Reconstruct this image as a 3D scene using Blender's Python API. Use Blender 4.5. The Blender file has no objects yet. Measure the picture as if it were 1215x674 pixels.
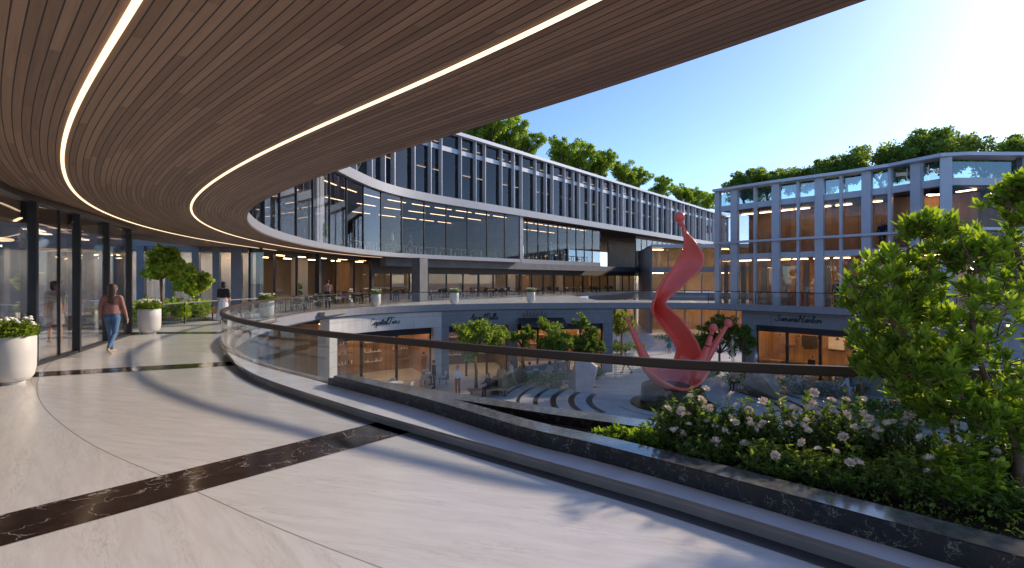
import bpy, bmesh, math, random
from mathutils import Vector, Matrix
C = bpy.context; D = bpy.data
R = math.radians
sc = C.scene
COL = sc.collection
rng = random.Random(7)

# ------------------------------------------------------------------ camera, sky, sun, exposure
CAM_H = 1.75
cam_d = D.cameras.new('camera'); cam = D.objects.new('camera', cam_d); COL.objects.link(cam)
cam.location = (0, 0, CAM_H); cam.rotation_euler = (R(90), 0, 0)
cam_d.sensor_width = 36.0; cam_d.lens = 36.0 * 600 / 1215
cam_d.shift_y = -6 / 1215; cam_d.clip_start = 0.05; cam_d.clip_end = 3000
sc.camera = cam
SUN_AZ, SUN_EL = 56.0, 25.0            # degrees clockwise from +Y, above the horizon
w = D.worlds.new('World'); sc.world = w; w.use_nodes = True
nt = w.node_tree; sky = nt.nodes.new('ShaderNodeTexSky')
sky.sky_type = 'NISHITA'; sky.sun_disc = False
sky.sun_elevation = R(SUN_EL); sky.sun_rotation = R(SUN_AZ)
sky.air_density = 0.68; sky.dust_density = 0.3; sky.ozone_density = 4.2
bg = nt.nodes['Background']; bg.inputs["Strength"].default_value = 0.135
nt.links.new(sky.outputs['Color'], bg.inputs['Color'])
sun_d = D.lights.new('sun', 'SUN'); sun_d.energy = 2.6; sun_d.angle = R(3.0); sun_d.color = (1.0, 0.82, 0.62)
sun = D.objects.new('sun', sun_d); COL.objects.link(sun)
sd = Vector((math.sin(R(SUN_AZ)) * math.cos(R(SUN_EL)), math.cos(R(SUN_AZ)) * math.cos(R(SUN_EL)), math.sin(R(SUN_EL))))
sun.rotation_euler = sd.to_track_quat('Z', 'Y').to_euler(); sun.location = sd * 60
vs = sc.view_settings
vs.view_transform = 'Standard'; vs.look = 'None'; vs.gamma = 1.0; vs.use_curve_mapping = False
vs.exposure = 0.88
sc.render.engine = 'CYCLES'
cy = sc.cycles
cy.use_denoising = True; cy.max_bounces = 10; cy.transparent_max_bounces = 40; cy.diffuse_bounces = 6
cy.glossy_bounces = 4; cy.sample_clamp_indirect = 6.0; cy.caustics_reflective = False; cy.caustics_refractive = False

# ------------------------------------------------------------------ materials
M = {}
def new_mat(name):
    m = D.materials.new(name); m.use_nodes = True; M[name] = m
    return m, m.node_tree, m.node_tree.nodes['Principled BSDF']
def N(t, typ, **kw):
    n = t.nodes.new(typ)
    for k, v in kw.items():
        if k.startswith('i_'): n.inputs[k[2:].replace('_', ' ')].default_value = v
        else: setattr(n, k, v)
    return n
def c4(c): return (c[0], c[1], c[2], 1)
def plain(name, col, rough=0.5, metal=0.0, spec=0.5, vary=0.12, scale=3.0, bump=0.0, bscale=40.0, emit=None, es=0):
    m, t, p = new_mat(name)
    p.inputs['Roughness'].default_value = rough; p.inputs['Metallic'].default_value = metal
    p.inputs['Specular IOR Level'].default_value = spec
    tc = N(t, 'ShaderNodeTexCoord')
    if vary > 0:
        nz = N(t, 'ShaderNodeTexNoise', i_Scale=scale, i_Detail=5.0); t.links.new(tc.outputs['Object'], nz.inputs['Vector'])
        r = N(t, 'ShaderNodeValToRGB')
        r.color_ramp.elements[0].position = 0.3; r.color_ramp.elements[1].position = 0.7
        r.color_ramp.elements[0].color = c4([x * (1 - vary) for x in col]); r.color_ramp.elements[1].color = c4([min(1, x * (1 + vary)) for x in col])
        t.links.new(nz.outputs['Fac'], r.inputs['Fac']); t.links.new(r.outputs['Color'], p.inputs['Base Color'])
    else: p.inputs['Base Color'].default_value = c4(col)
    if bump > 0:
        nb = N(t, 'ShaderNodeTexNoise', i_Scale=bscale, i_Detail=4.0); t.links.new(tc.outputs['Object'], nb.inputs['Vector'])
        b = N(t, 'ShaderNodeBump', i_Strength=bump, i_Distance=0.01); t.links.new(nb.outputs['Fac'], b.inputs['Height'])
        t.links.new(b.outputs['Normal'], p.inputs['Normal'])
    if emit: p.inputs['Emission Color'].default_value = c4(emit); p.inputs['Emission Strength'].default_value = es
    return m
def math_n(t, op, a, b=None):
    n = N(t, 'ShaderNodeMath', operation=op)
    for i, v in enumerate((a, b)):
        if v is None: continue
        if isinstance(v, (int, float)): n.inputs[i].default_value = v
        else: t.links.new(v, n.inputs[i])
    return n.outputs[0]
def glass(name, tint, f0=0.05, rough=0.0, refl=(1, 1, 1)):
    m, t, p = new_mat(name); t.nodes.remove(p)
    out = t.nodes['Material Output']
    tr = N(t, 'ShaderNodeBsdfTransparent'); tr.inputs['Color'].default_value = c4(tint)
    gl = N(t, 'ShaderNodeBsdfGlossy'); gl.inputs['Roughness'].default_value = rough; gl.inputs['Color'].default_value = c4(refl)
    lw = N(t, 'ShaderNodeLayerWeight', i_Blend=0.5)
    f = math_n(t, 'POWER', lw.outputs['Facing'], 4.6)
    f = math_n(t, 'MULTIPLY', f, 0.85 - f0); f = math_n(t, 'ADD', f, f0)
    mx = N(t, 'ShaderNodeMixShader'); t.links.new(f, mx.inputs['Fac'])
    t.links.new(tr.outputs[0], mx.inputs[1]); t.links.new(gl.outputs[0], mx.inputs[2]); t.links.new(mx.outputs[0], out.inputs['Surface'])
    return m
def leafmat(name, c1, c2, trans=0.35, rough=0.45):
    m, t, p = new_mat(name); out = t.nodes['Material Output']
    at = N(t, 'ShaderNodeAttribute', attribute_name='tone')
    r = N(t, 'ShaderNodeValToRGB'); r.color_ramp.elements[0].color = c4(c1); r.color_ramp.elements[1].color = c4(c2)
    t.links.new(at.outputs['Fac'], r.inputs['Fac']); t.links.new(r.outputs['Color'], p.inputs['Base Color'])
    p.inputs['Roughness'].default_value = rough; p.inputs['Specular IOR Level'].default_value = 0.35
    tl = N(t, 'ShaderNodeBsdfTranslucent')
    mul = N(t, 'ShaderNodeMix', data_type='RGBA', blend_type='MULTIPLY'); mul.inputs['Factor'].default_value = 1
    t.links.new(r.outputs['Color'], mul.inputs['A']); mul.inputs['B'].default_value = (1.9, 1.95, 0.55, 1)
    t.links.new(mul.outputs['Result'], tl.inputs['Color'])
    mx = N(t, 'ShaderNodeMixShader', i_Fac=trans)
    t.links.new(p.outputs[0], mx.inputs[1]); t.links.new(tl.outputs[0], mx.inputs[2]); t.links.new(mx.outputs[0], out.inputs['Surface'])
    return m
def planks(name, c1, c2, gapc, width=0.1, length=3.0, rough=0.5, swap=False, gap=0.07, grain=1.0):
    """boards laid in the UV map: u runs along the board, v across (metres)"""
    m, t, p = new_mat(name); p.inputs['Roughness'].default_value = rough
    uv = N(t, 'ShaderNodeUVMap'); sp = N(t, 'ShaderNodeSeparateXYZ'); t.links.new(uv.outputs[0], sp.inputs[0])
    u, v = (sp.outputs['Y'], sp.outputs['X']) if swap else (sp.outputs['X'], sp.outputs['Y'])
    vs_ = math_n(t, 'DIVIDE', v, width); idv = math_n(t, 'FLOOR', vs_); fr = math_n(t, 'FRACT', vs_)
    wn = N(t, 'ShaderNodeTexWhiteNoise', noise_dimensions='1D'); t.links.new(idv, wn.inputs['W'])
    us = math_n(t, 'ADD', math_n(t, 'DIVIDE', u, length), math_n(t, 'MULTIPLY', wn.outputs['Value'], 7.3)); idu = math_n(t, 'FLOOR', us)
    cb = N(t, 'ShaderNodeCombineXYZ'); t.links.new(idv, cb.inputs[0]); t.links.new(idu, cb.inputs[1])
    w2 = N(t, 'ShaderNodeTexWhiteNoise', noise_dimensions='2D'); t.links.new(cb.outputs[0], w2.inputs['Vector'])
    c2v = N(t, 'ShaderNodeCombineXYZ'); t.links.new(math_n(t, 'MULTIPLY', u, 1.2), c2v.inputs[0]); t.links.new(math_n(t, 'MULTIPLY', v, 38.0), c2v.inputs[1])
    t.links.new(math_n(t, 'MULTIPLY', w2.outputs['Value'], 50.0), c2v.inputs[2])
    nz = N(t, 'ShaderNodeTexNoise', i_Scale=1.0, i_Detail=5.0, i_Roughness=0.6); t.links.new(c2v.outputs[0], nz.inputs['Vector'])
    f = math_n(t, 'ADD', math_n(t, 'MULTIPLY', w2.outputs['Value'], 0.55), math_n(t, 'MULTIPLY', math_n(t, 'SUBTRACT', nz.outputs['Fac'], 0.28), 0.9 * grain))
    r = N(t, 'ShaderNodeValToRGB'); r.color_ramp.elements[0].color = c4(c1); r.color_ramp.elements[1].color = c4(c2); t.links.new(f, r.inputs['Fac'])
    g = math_n(t, 'LESS_THAN', fr, gap)
    mx = N(t, 'ShaderNodeMix', data_type='RGBA'); t.links.new(g, mx.inputs['Factor']); t.links.new(r.outputs['Color'], mx.inputs['A']); mx.inputs['B'].default_value = c4(gapc)
    t.links.new(mx.outputs['Result'], p.inputs['Base Color'])
    h = math_n(t, 'ADD', math_n(t, 'MULTIPLY', g, -1.0), math_n(t, 'MULTIPLY', nz.outputs['Fac'], 0.15))
    b = N(t, 'ShaderNodeBump', i_Strength=0.6, i_Distance=0.01); t.links.new(h, b.inputs['Height']); t.links.new(b.outputs['Normal'], p.inputs['Normal'])
    return m
def dark_marble(name, base, vein, rough=0.12, vs1=1.6, thick=0.035, spec=0.9):
    m, t, p = new_mat(name); p.inputs['Roughness'].default_value = rough; p.inputs['Specular IOR Level'].default_value = spec
    tc = N(t, 'ShaderNodeTexCoord')
    nz = N(t, 'ShaderNodeTexNoise', i_Scale=vs1 * 1.3, i_Detail=6.0, i_Roughness=0.6); t.links.new(tc.outputs['Object'], nz.inputs['Vector'])
    ad = N(t, 'ShaderNodeMix', data_type='RGBA', blend_type='ADD'); ad.inputs['Factor'].default_value = 0.55
    t.links.new(tc.outputs['Object'], ad.inputs['A']); t.links.new(nz.outputs['Color'], ad.inputs['B'])
    vo = N(t, 'ShaderNodeTexVoronoi', feature='DISTANCE_TO_EDGE', i_Scale=vs1); t.links.new(ad.outputs['Result'], vo.inputs['Vector'])
    n2 = N(t, 'ShaderNodeTexNoise', i_Scale=vs1 * 2.2, i_Detail=3.0); t.links.new(tc.outputs['Object'], n2.inputs['Vector'])
    th = math_n(t, 'MULTIPLY', math_n(t, 'MAXIMUM', math_n(t, 'SUBTRACT', n2.outputs['Fac'], 0.42), 0.001), thick * 6)
    f = math_n(t, 'SUBTRACT', 1.0, math_n(t, 'MINIMUM', math_n(t, 'DIVIDE', vo.outputs['Distance'], th), 1.0))
    n3 = N(t, 'ShaderNodeTexNoise', i_Scale=9.0, i_Detail=6.0, i_Roughness=0.7); t.links.new(tc.outputs['Object'], n3.inputs['Vector'])
    r = N(t, 'ShaderNodeValToRGB'); r.color_ramp.elements[0].color = c4([x * .5 for x in base]); r.color_ramp.elements[1].color = c4([x * 1.7 for x in base])
    r.color_ramp.elements[0].position = .3; r.color_ramp.elements[1].position = .75
    t.links.new(n3.outputs['Fac'], r.inputs['Fac'])
    mx = N(t, 'ShaderNodeMix', data_type='RGBA'); t.links.new(f, mx.inputs['Factor']); t.links.new(r.outputs['Color'], mx.inputs['A']); mx.inputs['B'].default_value = c4(vein)
    t.links.new(mx.outputs['Result'], p.inputs['Base Color'])
    return m
def white_marble(name, joint_v):
    """UV in metres along / across the walkway; slabs meet at joint_v and every few metres"""
    m, t, p = new_mat(name)
    uv = N(t, 'ShaderNodeUVMap'); sp = N(t, 'ShaderNodeSeparateXYZ'); t.links.new(uv.outputs[0], sp.inputs[0])
    u, v = sp.outputs['X'], sp.outputs['Y']
    side = math_n(t, 'GREATER_THAN', v, joint_v)
    uu = math_n(t, 'ADD', math_n(t, 'DIVIDE', u, 900.0), math_n(t, 'MULTIPLY', side, 0.37)); idu = math_n(t, 'FLOOR', uu)
    cb = N(t, 'ShaderNodeCombineXYZ'); t.links.new(idu, cb.inputs[0]); t.links.new(side, cb.inputs[1])
    wn = N(t, 'ShaderNodeTexWhiteNoise', noise_dimensions='2D'); t.links.new(cb.outputs[0], wn.inputs['Vector'])
    tc = N(t, 'ShaderNodeTexCoord')
    rot = N(t, 'ShaderNodeVectorRotate', rotation_type='Z_AXIS'); t.links.new(tc.outputs['Object'], rot.inputs['Vector'])
    ang = math_n(t, 'ADD', math_n(t, 'MULTIPLY', side, 0.9), math_n(t, 'ADD', math_n(t, 'MULTIPLY', wn.outputs['Value'], 0.5), -0.15)); t.links.new(ang, rot.inputs['Angle'])
    mp = N(t, 'ShaderNodeMapping'); mp.inputs['Scale'].default_value = (1.0, 8.0, 1); t.links.new(rot.outputs[0], mp.inputs['Vector'])
    off = N(t, 'ShaderNodeVectorMath', operation='ADD'); t.links.new(mp.outputs[0], off.inputs[0])
    cz = N(t, 'ShaderNodeCombineXYZ'); t.links.new(math_n(t, 'MULTIPLY', wn.outputs['Value'], 31.0), cz.inputs[2]); t.links.new(cz.outputs[0], off.inputs[1])
    n1 = N(t, 'ShaderNodeTexNoise', i_Scale=1.5, i_Detail=9.0, i_Roughness=0.62, i_Distortion=0.7); t.links.new(off.outputs[0], n1.inputs['Vector'])
    r1 = N(t, 'ShaderNodeValToRGB'); e = r1.color_ramp.elements
    e[0].position = 0.30; e[0].color = (0.63, 0.59, 0.55, 1); e[1].position = 0.62; e[1].color = (0.73, 0.70, 0.665, 1)
    t.links.new(n1.outputs['Fac'], r1.inputs['Fac'])
    n2 = N(t, 'ShaderNodeTexNoise', i_Scale=2.6, i_Detail=8.0, i_Roughness=0.65, i_Distortion=0.4); t.links.new(off.outputs[0], n2.inputs['Vector'])
    ve = math_n(t, 'SUBTRACT', 1.0, math_n(t, 'MINIMUM', math_n(t, 'MULTIPLY', math_n(t, 'ABSOLUTE', math_n(t, 'SUBTRACT', n2.outputs['Fac'], 0.47)), 34.0), 1.0))
    n3 = N(t, 'ShaderNodeTexNoise', i_Scale=0.7, i_Detail=2.0); t.links.new(off.outputs[0], n3.inputs['Vector'])
    ve = math_n(t, 'MULTIPLY', ve, math_n(t, 'MULTIPLY', math_n(t, 'MAXIMUM', math_n(t, 'SUBTRACT', n3.outputs['Fac'], 0.42), 0.0), 3.2))
    mx = N(t, 'ShaderNodeMix', data_type='RGBA'); t.links.new(ve, mx.inputs['Factor']); t.links.new(r1.outputs['Color'], mx.inputs['A']); mx.inputs['B'].default_value = (0.49, 0.455, 0.42, 1)
    j1 = math_n(t, 'LESS_THAN', math_n(t, 'ABSOLUTE', math_n(t, 'SUBTRACT', v, joint_v)), 0.006)
    j2 = math_n(t, 'LESS_THAN', math_n(t, 'ABSOLUTE', math_n(t, 'SUBTRACT', math_n(t, 'FRACT', uu), 0.5)), 0.0008)
    j = j1
    m2 = N(t, 'ShaderNodeMix', data_type='RGBA'); t.links.new(j, m2.inputs['Factor']); t.links.new(mx.outputs['Result'], m2.inputs['A']); m2.inputs['B'].default_value = (0.34, 0.31, 0.28, 1)
    t.links.new(m2.outputs['Result'], p.inputs['Base Color'])
    nr = N(t, 'ShaderNodeTexNoise', i_Scale=1.1, i_Detail=3.0); t.links.new(tc.outputs['Object'], nr.inputs['Vector'])
    t.links.new(math_n(t, 'ADD', math_n(t, 'MULTIPLY', nr.outputs['Fac'], 0.16), 0.13), p.inputs['Roughness'])
    p.inputs['Specular IOR Level'].default_value = 0.55
    return m
def panels(name, col, w_, h_, rough=0.5, joint=0.6, vary=0.1):
    """stone or metal cladding, joints by UV metres"""
    m, t, p = new_mat(name); p.inputs['Roughness'].default_value = rough
    uv = N(t, 'ShaderNodeUVMap')
    br = N(t, 'ShaderNodeTexBrick', offset=0.5); br.inputs['Scale'].default_value = 1.0
    br.inputs['Mortar Size'].default_value = 0.012; br.inputs['Brick Width'].default_value = w_; br.inputs['Row Height'].default_value = h_
    br.inputs['Color1'].default_value = c4([x * (1 - vary) for x in col]); br.inputs['Color2'].default_value = c4([x * (1 + vary) for x in col]); br.inputs['Mortar'].default_value = c4([x * joint for x in col])
    t.links.new(uv.outputs[0], br.inputs['Vector'])
    tc = N(t, 'ShaderNodeTexCoord'); nz = N(t, 'ShaderNodeTexNoise', i_Scale=1.5, i_Detail=6.0); t.links.new(tc.outputs['Object'], nz.inputs['Vector'])
    r = N(t, 'ShaderNodeValToRGB'); r.color_ramp.elements[0].color = (.75, .75, .75, 1); r.color_ramp.elements[1].color = (1.15, 1.15, 1.15, 1); t.links.new(nz.outputs['Fac'], r.inputs['Fac'])
    mx = N(t, 'ShaderNodeMix', data_type='RGBA', blend_type='MULTIPLY'); mx.inputs['Factor'].default_value = 1
    t.links.new(br.outputs['Color'], mx.inputs['A']); t.links.new(r.outputs['Color'], mx.inputs['B']); t.links.new(mx.outputs['Result'], p.inputs['Base Color'])
    return m

planks('soffit_wood', (0.14, 0.080, 0.046), (0.36, 0.222, 0.135), (0.012, 0.007, 0.005), 0.072, 2.6, 0.6, gap=0.12)
planks('warm_wood', (0.26, 0.14, 0.065), (0.50, 0.30, 0.15), (0.08, 0.045, 0.02), 0.35, 2.6, 0.5, swap=True, gap=0.03)
planks('dark_wood', (0.10, 0.06, 0.035), (0.20, 0.125, 0.075), (0.02, 0.012, 0.008), 0.18, 2.4, 0.5)
dark_marble('band_marble', (0.032, 0.019, 0.015), (0.42, 0.36, 0.32), 0.13, 2.6, 0.022)
dark_marble('granite', (0.016, 0.013, 0.012), (0.26, 0.235, 0.21), 0.28, 5.5, 0.020, 0.35)
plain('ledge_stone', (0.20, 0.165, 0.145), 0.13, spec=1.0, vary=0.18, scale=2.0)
plain('dark_strip', (0.035, 0.027, 0.024), 0.35, vary=0.3, scale=6)
plain('edge_metal', (0.25, 0.25, 0.27), 0.45, spec=0.4, vary=0.06)
plain('bronze', (0.066, 0.044, 0.033), 0.55, spec=0.12, vary=0.1)
plain('dark_metal', (0.028, 0.028, 0.031), 0.4, metal=0.3, vary=0.08)
plain('grey_metal', (0.15, 0.16, 0.19), 0.42, metal=0.15, vary=0.08)
plain('silver', (0.45, 0.475, 0.53), 0.36, metal=0.2, vary=0.05, scale=1.0)
plain('silver_dull', (0.42, 0.445, 0.49), 0.42, metal=0.1, vary=0.06, scale=1.5)
plain('fascia_metal', (0.27, 0.275, 0.30), 0.4, metal=0.1, vary=0.06)
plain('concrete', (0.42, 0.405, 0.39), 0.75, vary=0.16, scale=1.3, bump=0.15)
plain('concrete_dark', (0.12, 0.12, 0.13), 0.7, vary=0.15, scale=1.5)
plain('plaster', (0.62, 0.60, 0.57), 0.8, vary=0.04)
plain('beige_wall', (0.30, 0.235, 0.17), 0.75, vary=0.10, scale=1.0)
plain('tan_stone', (0.40, 0.30, 0.20), 0.7, vary=0.14, scale=2.0)
plain('interior_floor', (0.26, 0.24, 0.22), 0.3, vary=0.08)
plain('office_ceiling', (0.16, 0.105, 0.07), 0.95, spec=0.02, vary=0.2, scale=2.0)
plain('ceiling_dark', (0.075, 0.065, 0.060), 0.7, vary=0.1)
panels('clad_light', (0.56, 0.54, 0.52), 2.6, 0.85, 0.55, 0.55, 0.04)
panels('clad_grey', (0.23, 0.24, 0.265), 2.2, 0.85, 0.5, 0.55, 0.06)
panels('paving', (0.58, 0.58, 0.59), 1.2, 0.6, 0.4, 0.7, 0.09)
plain('paving_ring', (0.045, 0.042, 0.042), 0.35, vary=0.2)
glass('rail_glass', (0.93, 0.95, 0.94), 0.03)
glass('office_glass', (0.82, 0.83, 0.85), 0.018, refl=(0.95, 0.97, 1.0))
glass('louvre_glass', (0.40, 0.41, 0.43), 0.04, refl=(0.95, 0.95, 0.96))
glass('shop_glass', (0.94, 0.93, 0.92), 0.035)
glass('terrace_glass', (0.93, 0.92, 0.91), 0.075)
glass('parapet_glass', (0.62, 0.76, 0.78), 0.16)
glass('water_jet', (0.85, 0.9, 0.95), 0.25, rough=0.25)
def emit(name, col, s):
    m, t, p = new_mat(name); p.inputs['Base Color'].default_value = c4(col); p.inputs['Emission Color'].default_value = c4(col); p.inputs['Emission Strength'].default_value = s
    p.inputs['Roughness'].default_value = 0.6
emit('led', (1.0, 0.72, 0.45), 1.0)
emit('warm_lamp', (1.0, 0.66, 0.34), 11.0)
emit('office_lamp', (1.0, 0.66, 0.36), 2.2)
emit('room_fill', (1.0, 0.84, 0.68), 9.0)  # added fill glow that brightens the rooms behind the glass
emit('pavilion_lamp', (1.0, 0.64, 0.34), 8.0)
plain('ledge_sky_sheen', (0.74, 0.74, 0.76), 0.16, spec=0.8, vary=0.10, scale=3.0)  # sky reflection on the ledge put into its pale colour
plain('granite_sky_sheen', (0.13, 0.125, 0.13), 0.11, spec=1.0, vary=0.35, scale=14.0)  # paler than the wall below: reflected sky put into the colour
plain('red_paint', (0.90, 0.150, 0.105), 0.28, vary=0.03)
plain('white_pot', (0.62, 0.59, 0.55), 0.55, vary=0.05)
plain('soil', (0.04, 0.028, 0.02), 0.95, vary=0.3, scale=20)
plain('bark', (0.16, 0.10, 0.065), 0.85, vary=0.35, scale=25, bump=0.6, bscale=60)
plain('petal', (0.82, 0.69, 0.58), 0.6, vary=0.10, scale=30)
plain('petal_white', (0.80, 0.78, 0.70), 0.6, vary=0.05, scale=30)
plain('flower_core', (0.62, 0.40, 0.12), 0.7, vary=0.1)
leafmat('leaf_bright', (0.095, 0.165, 0.022), (0.33, 0.42, 0.07), 0.52, 0.36)
leafmat('leaf_mid', (0.065, 0.115, 0.022), (0.28, 0.35, 0.08), 0.47)
leafmat('leaf_dark', (0.05, 0.095, 0.024), (0.20, 0.27, 0.065), 0.47)
leafmat('leaf_yellow', (0.14, 0.22, 0.03), (0.42, 0.48, 0.09), 0.5)
leafmat('leaf_silver', (0.20, 0.21, 0.22), (0.50, 0.50, 0.52), 0.2)
plain('chair_dark', (0.035, 0.033, 0.033), 0.6)
plain('chair_cream', (0.55, 0.48, 0.42), 0.7)
plain('wood_top', (0.36, 0.21, 0.11), 0.45, vary=0.2, scale=8)
plain('white_top', (0.70, 0.68, 0.65), 0.4)
plain('red_sofa', (0.34, 0.17, 0.11), 0.7)
plain('block_pale', (0.46, 0.40, 0.40), 0.5, vary=0.12, scale=2)
plain('block_brown', (0.30, 0.235, 0.20), 0.5, vary=0.15, scale=2)
plain('sign_ink', (0.02, 0.022, 0.03), 0.4)
plain('sign_bronze', (0.30, 0.20, 0.11), 0.35, metal=0.6)
plain('skin', (0.52, 0.30, 0.21), 0.55, vary=0.04)
plain('hair_brown', (0.075, 0.038, 0.020), 0.5, vary=0.3, scale=30)
plain('hair_black', (0.012, 0.010, 0.010), 0.45, vary=0.2, scale=30)
for nme, cc in dict(pink=(0.34, 0.16, 0.13), denim=(0.075, 0.15, 0.28), black=(0.015, 0.015, 0.018), white=(0.66, 0.66, 0.68), grey=(0.34, 0.33, 0.34), navy=(0.02, 0.03, 0.07),
                    blue=(0.06, 0.19, 0.42), red=(0.42, 0.03, 0.03), tan=(0.42, 0.30, 0.20), rust=(0.34, 0.11, 0.035), teal=(0.04, 0.20, 0.20), charcoal=(0.05, 0.05, 0.06), paleblue=(0.45, 0.52, 0.62), straw=(0.45, 0.28, 0.12)).items():
    plain('cloth_' + nme, cc, 0.85, vary=0.10, scale=9)

# ------------------------------------------------------------------ mesh helpers
class MB:
    def __init__(s): s.v = []; s.f = []; s.mi = []; s.uv = {}; s.tone = []
    def face(s, pts, mi=0, uv=None):
        b = len(s.v); s.v += [tuple(p) for p in pts]; s.f.append(tuple(range(b, b + len(pts)))); s.mi.append(mi)
        if uv: s.uv[len(s.f) - 1] = uv
    def mesh(s, vs_, fs, mi=0):
        b = len(s.v); s.v += [tuple(p) for p in vs_]
        for f in fs: s.f.append(tuple(i + b for i in f)); s.mi.append(mi)
    def box(s, c, d, rz=0.0, mi=0):
        ca, sa = math.cos(rz), math.sin(rz); x, y, z = d[0] / 2, d[1] / 2, d[2] / 2
        P = []
        for dz in (-z, z):
            for dx, dy in ((-x, -y), (x, -y), (x, y), (-x, y)): P.append((c[0] + dx * ca - dy * sa, c[1] + dx * sa + dy * ca, c[2] + dz))
        s.mesh(P, [(3, 2, 1, 0), (4, 5, 6, 7), (0, 1, 5, 4), (1, 2, 6, 5), (2, 3, 7, 6), (3, 0, 4, 7)], mi)
    def wall(s, a, b, z0, z1, t, mi=0, u0=0.0, shift=0.0):
        """upright slab on the plan segment a-b, thickness t, UV in metres"""
        dx, dy = b[0] - a[0], b[1] - a[1]; L = math.hypot(dx, dy) or 1e-6; nx, ny = -dy / L, dx / L
        o0, o1 = shift - t / 2, shift + t / 2
        q = lambda p, o, z: (p[0] + nx * o, p[1] + ny * o, z)
        A0, A1, B0, B1 = (lambda z: q(a, o0, z)), (lambda z: q(a, o1, z)), (lambda z: q(b, o0, z)), (lambda z: q(b, o1, z))
        U = [(u0, z0), (u0 + L, z0), (u0 + L, z1), (u0, z1)]
        s.face([A0(z0), B0(z0), B0(z1), A0(z1)], mi, U); s.face([B1(z0), A1(z0), A1(z1), B1(z1)], mi, [U[1], U[0], U[3], U[2]])
        s.face([A1(z0), A0(z0), A0(z1), A1(z1)], mi, [(0, z0), (t, z0), (t, z1), (0, z1)]); s.face([B0(z0), B1(z0), B1(z1), B0(z1)], mi, [(0, z0), (t, z0), (t, z1), (0, z1)])
        s.face([A0(z1), B0(z1), B1(z1), A1(z1)], mi, [(u0, 0), (u0 + L, 0), (u0 + L, t), (u0, t)]); s.face([A1(z0), B1(z0), B0(z0), A0(z0)], mi, [(u0, t), (u0 + L, t), (u0 + L, 0), (u0, 0)])
    def tube(s, path, rad, n=8, mi=0, cap=True):
        path = [Vector(p) for p in path]; rings = []
        rads = rad if isinstance(rad, (list, tuple)) else [rad] * len(path)
        b = len(s.v)
        for i, p in enumerate(path):
            d = (path[min(i + 1, len(path) - 1)] - path[max(i - 1, 0)]); d = d.normalized() if d.length > 1e-9 else Vector((0, 0, 1))
            up = Vector((0, 0, 1)) if abs(d.z) < 0.95 else Vector((1, 0, 0))
            x = d.cross(up).normalized(); y = x.cross(d).normalized()
            for k in range(n):
                a = 2 * math.pi * k / n; s.v.append(tuple(p + (x * math.cos(a) + y * math.sin(a)) * rads[i]))
        for i in range(len(path) - 1):
            for k in range(n):
                s.f.append((b + i * n + k, b + i * n + (k + 1) % n, b + (i + 1) * n + (k + 1) % n, b + (i + 1) * n + k)); s.mi.append(mi)
        if cap:
            s.f.append(tuple(b + k for k in reversed(range(n)))); s.mi.append(mi)
            s.f.append(tuple(b + (len(path) - 1) * n + k for k in range(n))); s.mi.append(mi)
    def lathe(s, prof, c=(0, 0, 0), n=24, mi=0):
        b = len(s.v)
        for r, z in prof:
            for k in range(n): a = 2 * math.pi * k / n; s.v.append((c[0] + r * math.cos(a), c[1] + r * math.sin(a), c[2] + z))
        for i in range(len(prof) - 1):
            for k in range(n): s.f.append((b + i * n + k, b + i * n + (k + 1) % n, b + (i + 1) * n + (k + 1) % n, b + (i + 1) * n + k)); s.mi.append(mi)
        if prof[0][0] > 1e-4: s.f.append(tuple(b + k for k in reversed(range(n)))); s.mi.append(mi)
        if prof[-1][0] > 1e-4: s.f.append(tuple(b + (len(prof) - 1) * n + k for k in range(n))); s.mi.append(mi)
    def ball(s, c, r, n=12, mi=0):
        rx, ry, rz = r if isinstance(r, (tuple, list)) else (r, r, r); b = len(s.v); m_ = n // 2 + 1
        for i in range(m_ + 1):
            th = math.pi * i / m_
            for k in range(n): a = 2 * math.pi * k / n; s.v.append((c[0] + rx * math.sin(th) * math.cos(a), c[1] + ry * math.sin(th) * math.sin(a), c[2] - rz * math.cos(th)))
        for i in range(m_):
            for k in range(n): s.f.append((b + i * n + k, b + i * n + (k + 1) % n, b + (i + 1) * n + (k + 1) % n, b + (i + 1) * n + k)); s.mi.append(mi)
    def sweep(s, cv, s0, s1, prof, step=0.5, closed=True, mi=0):
        """profile of (offset, z) carried along a plan curve; UV = metres along / around"""
        n = max(1, int(abs(s1 - s0) / step)); m_ = len(prof); b = len(s.v); acc = [0.0]
        for k in range(1, m_ + 1): p, q = prof[k - 1], prof[k % m_]; acc.append(acc[-1] + math.hypot(q[0] - p[0], q[1] - p[1]))
        ss = [s0 + (s1 - s0) * i / n for i in range(n + 1)]
        for t_ in ss:
            for d, z in prof: x, y = cv.off(t_, d); s.v.append((x, y, z))
        mk = m_ if closed else m_ - 1
        for i in range(n):
            for k in range(mk):
                k2 = (k + 1) % m_
                s.f.append((b + i * m_ + k, b + (i + 1) * m_ + k, b + (i + 1) * m_ + k2, b + i * m_ + k2)); s.mi.append(mi)
                s.uv[len(s.f) - 1] = [(ss[i], acc[k]), (ss[i + 1], acc[k]), (ss[i + 1], acc[k + 1]), (ss[i], acc[k + 1])]
        if closed:
            s.f.append(tuple(b + k for k in range(m_))); s.mi.append(mi); s.f.append(tuple(b + n * m_ + k for k in reversed(range(m_)))); s.mi.append(mi)
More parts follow.
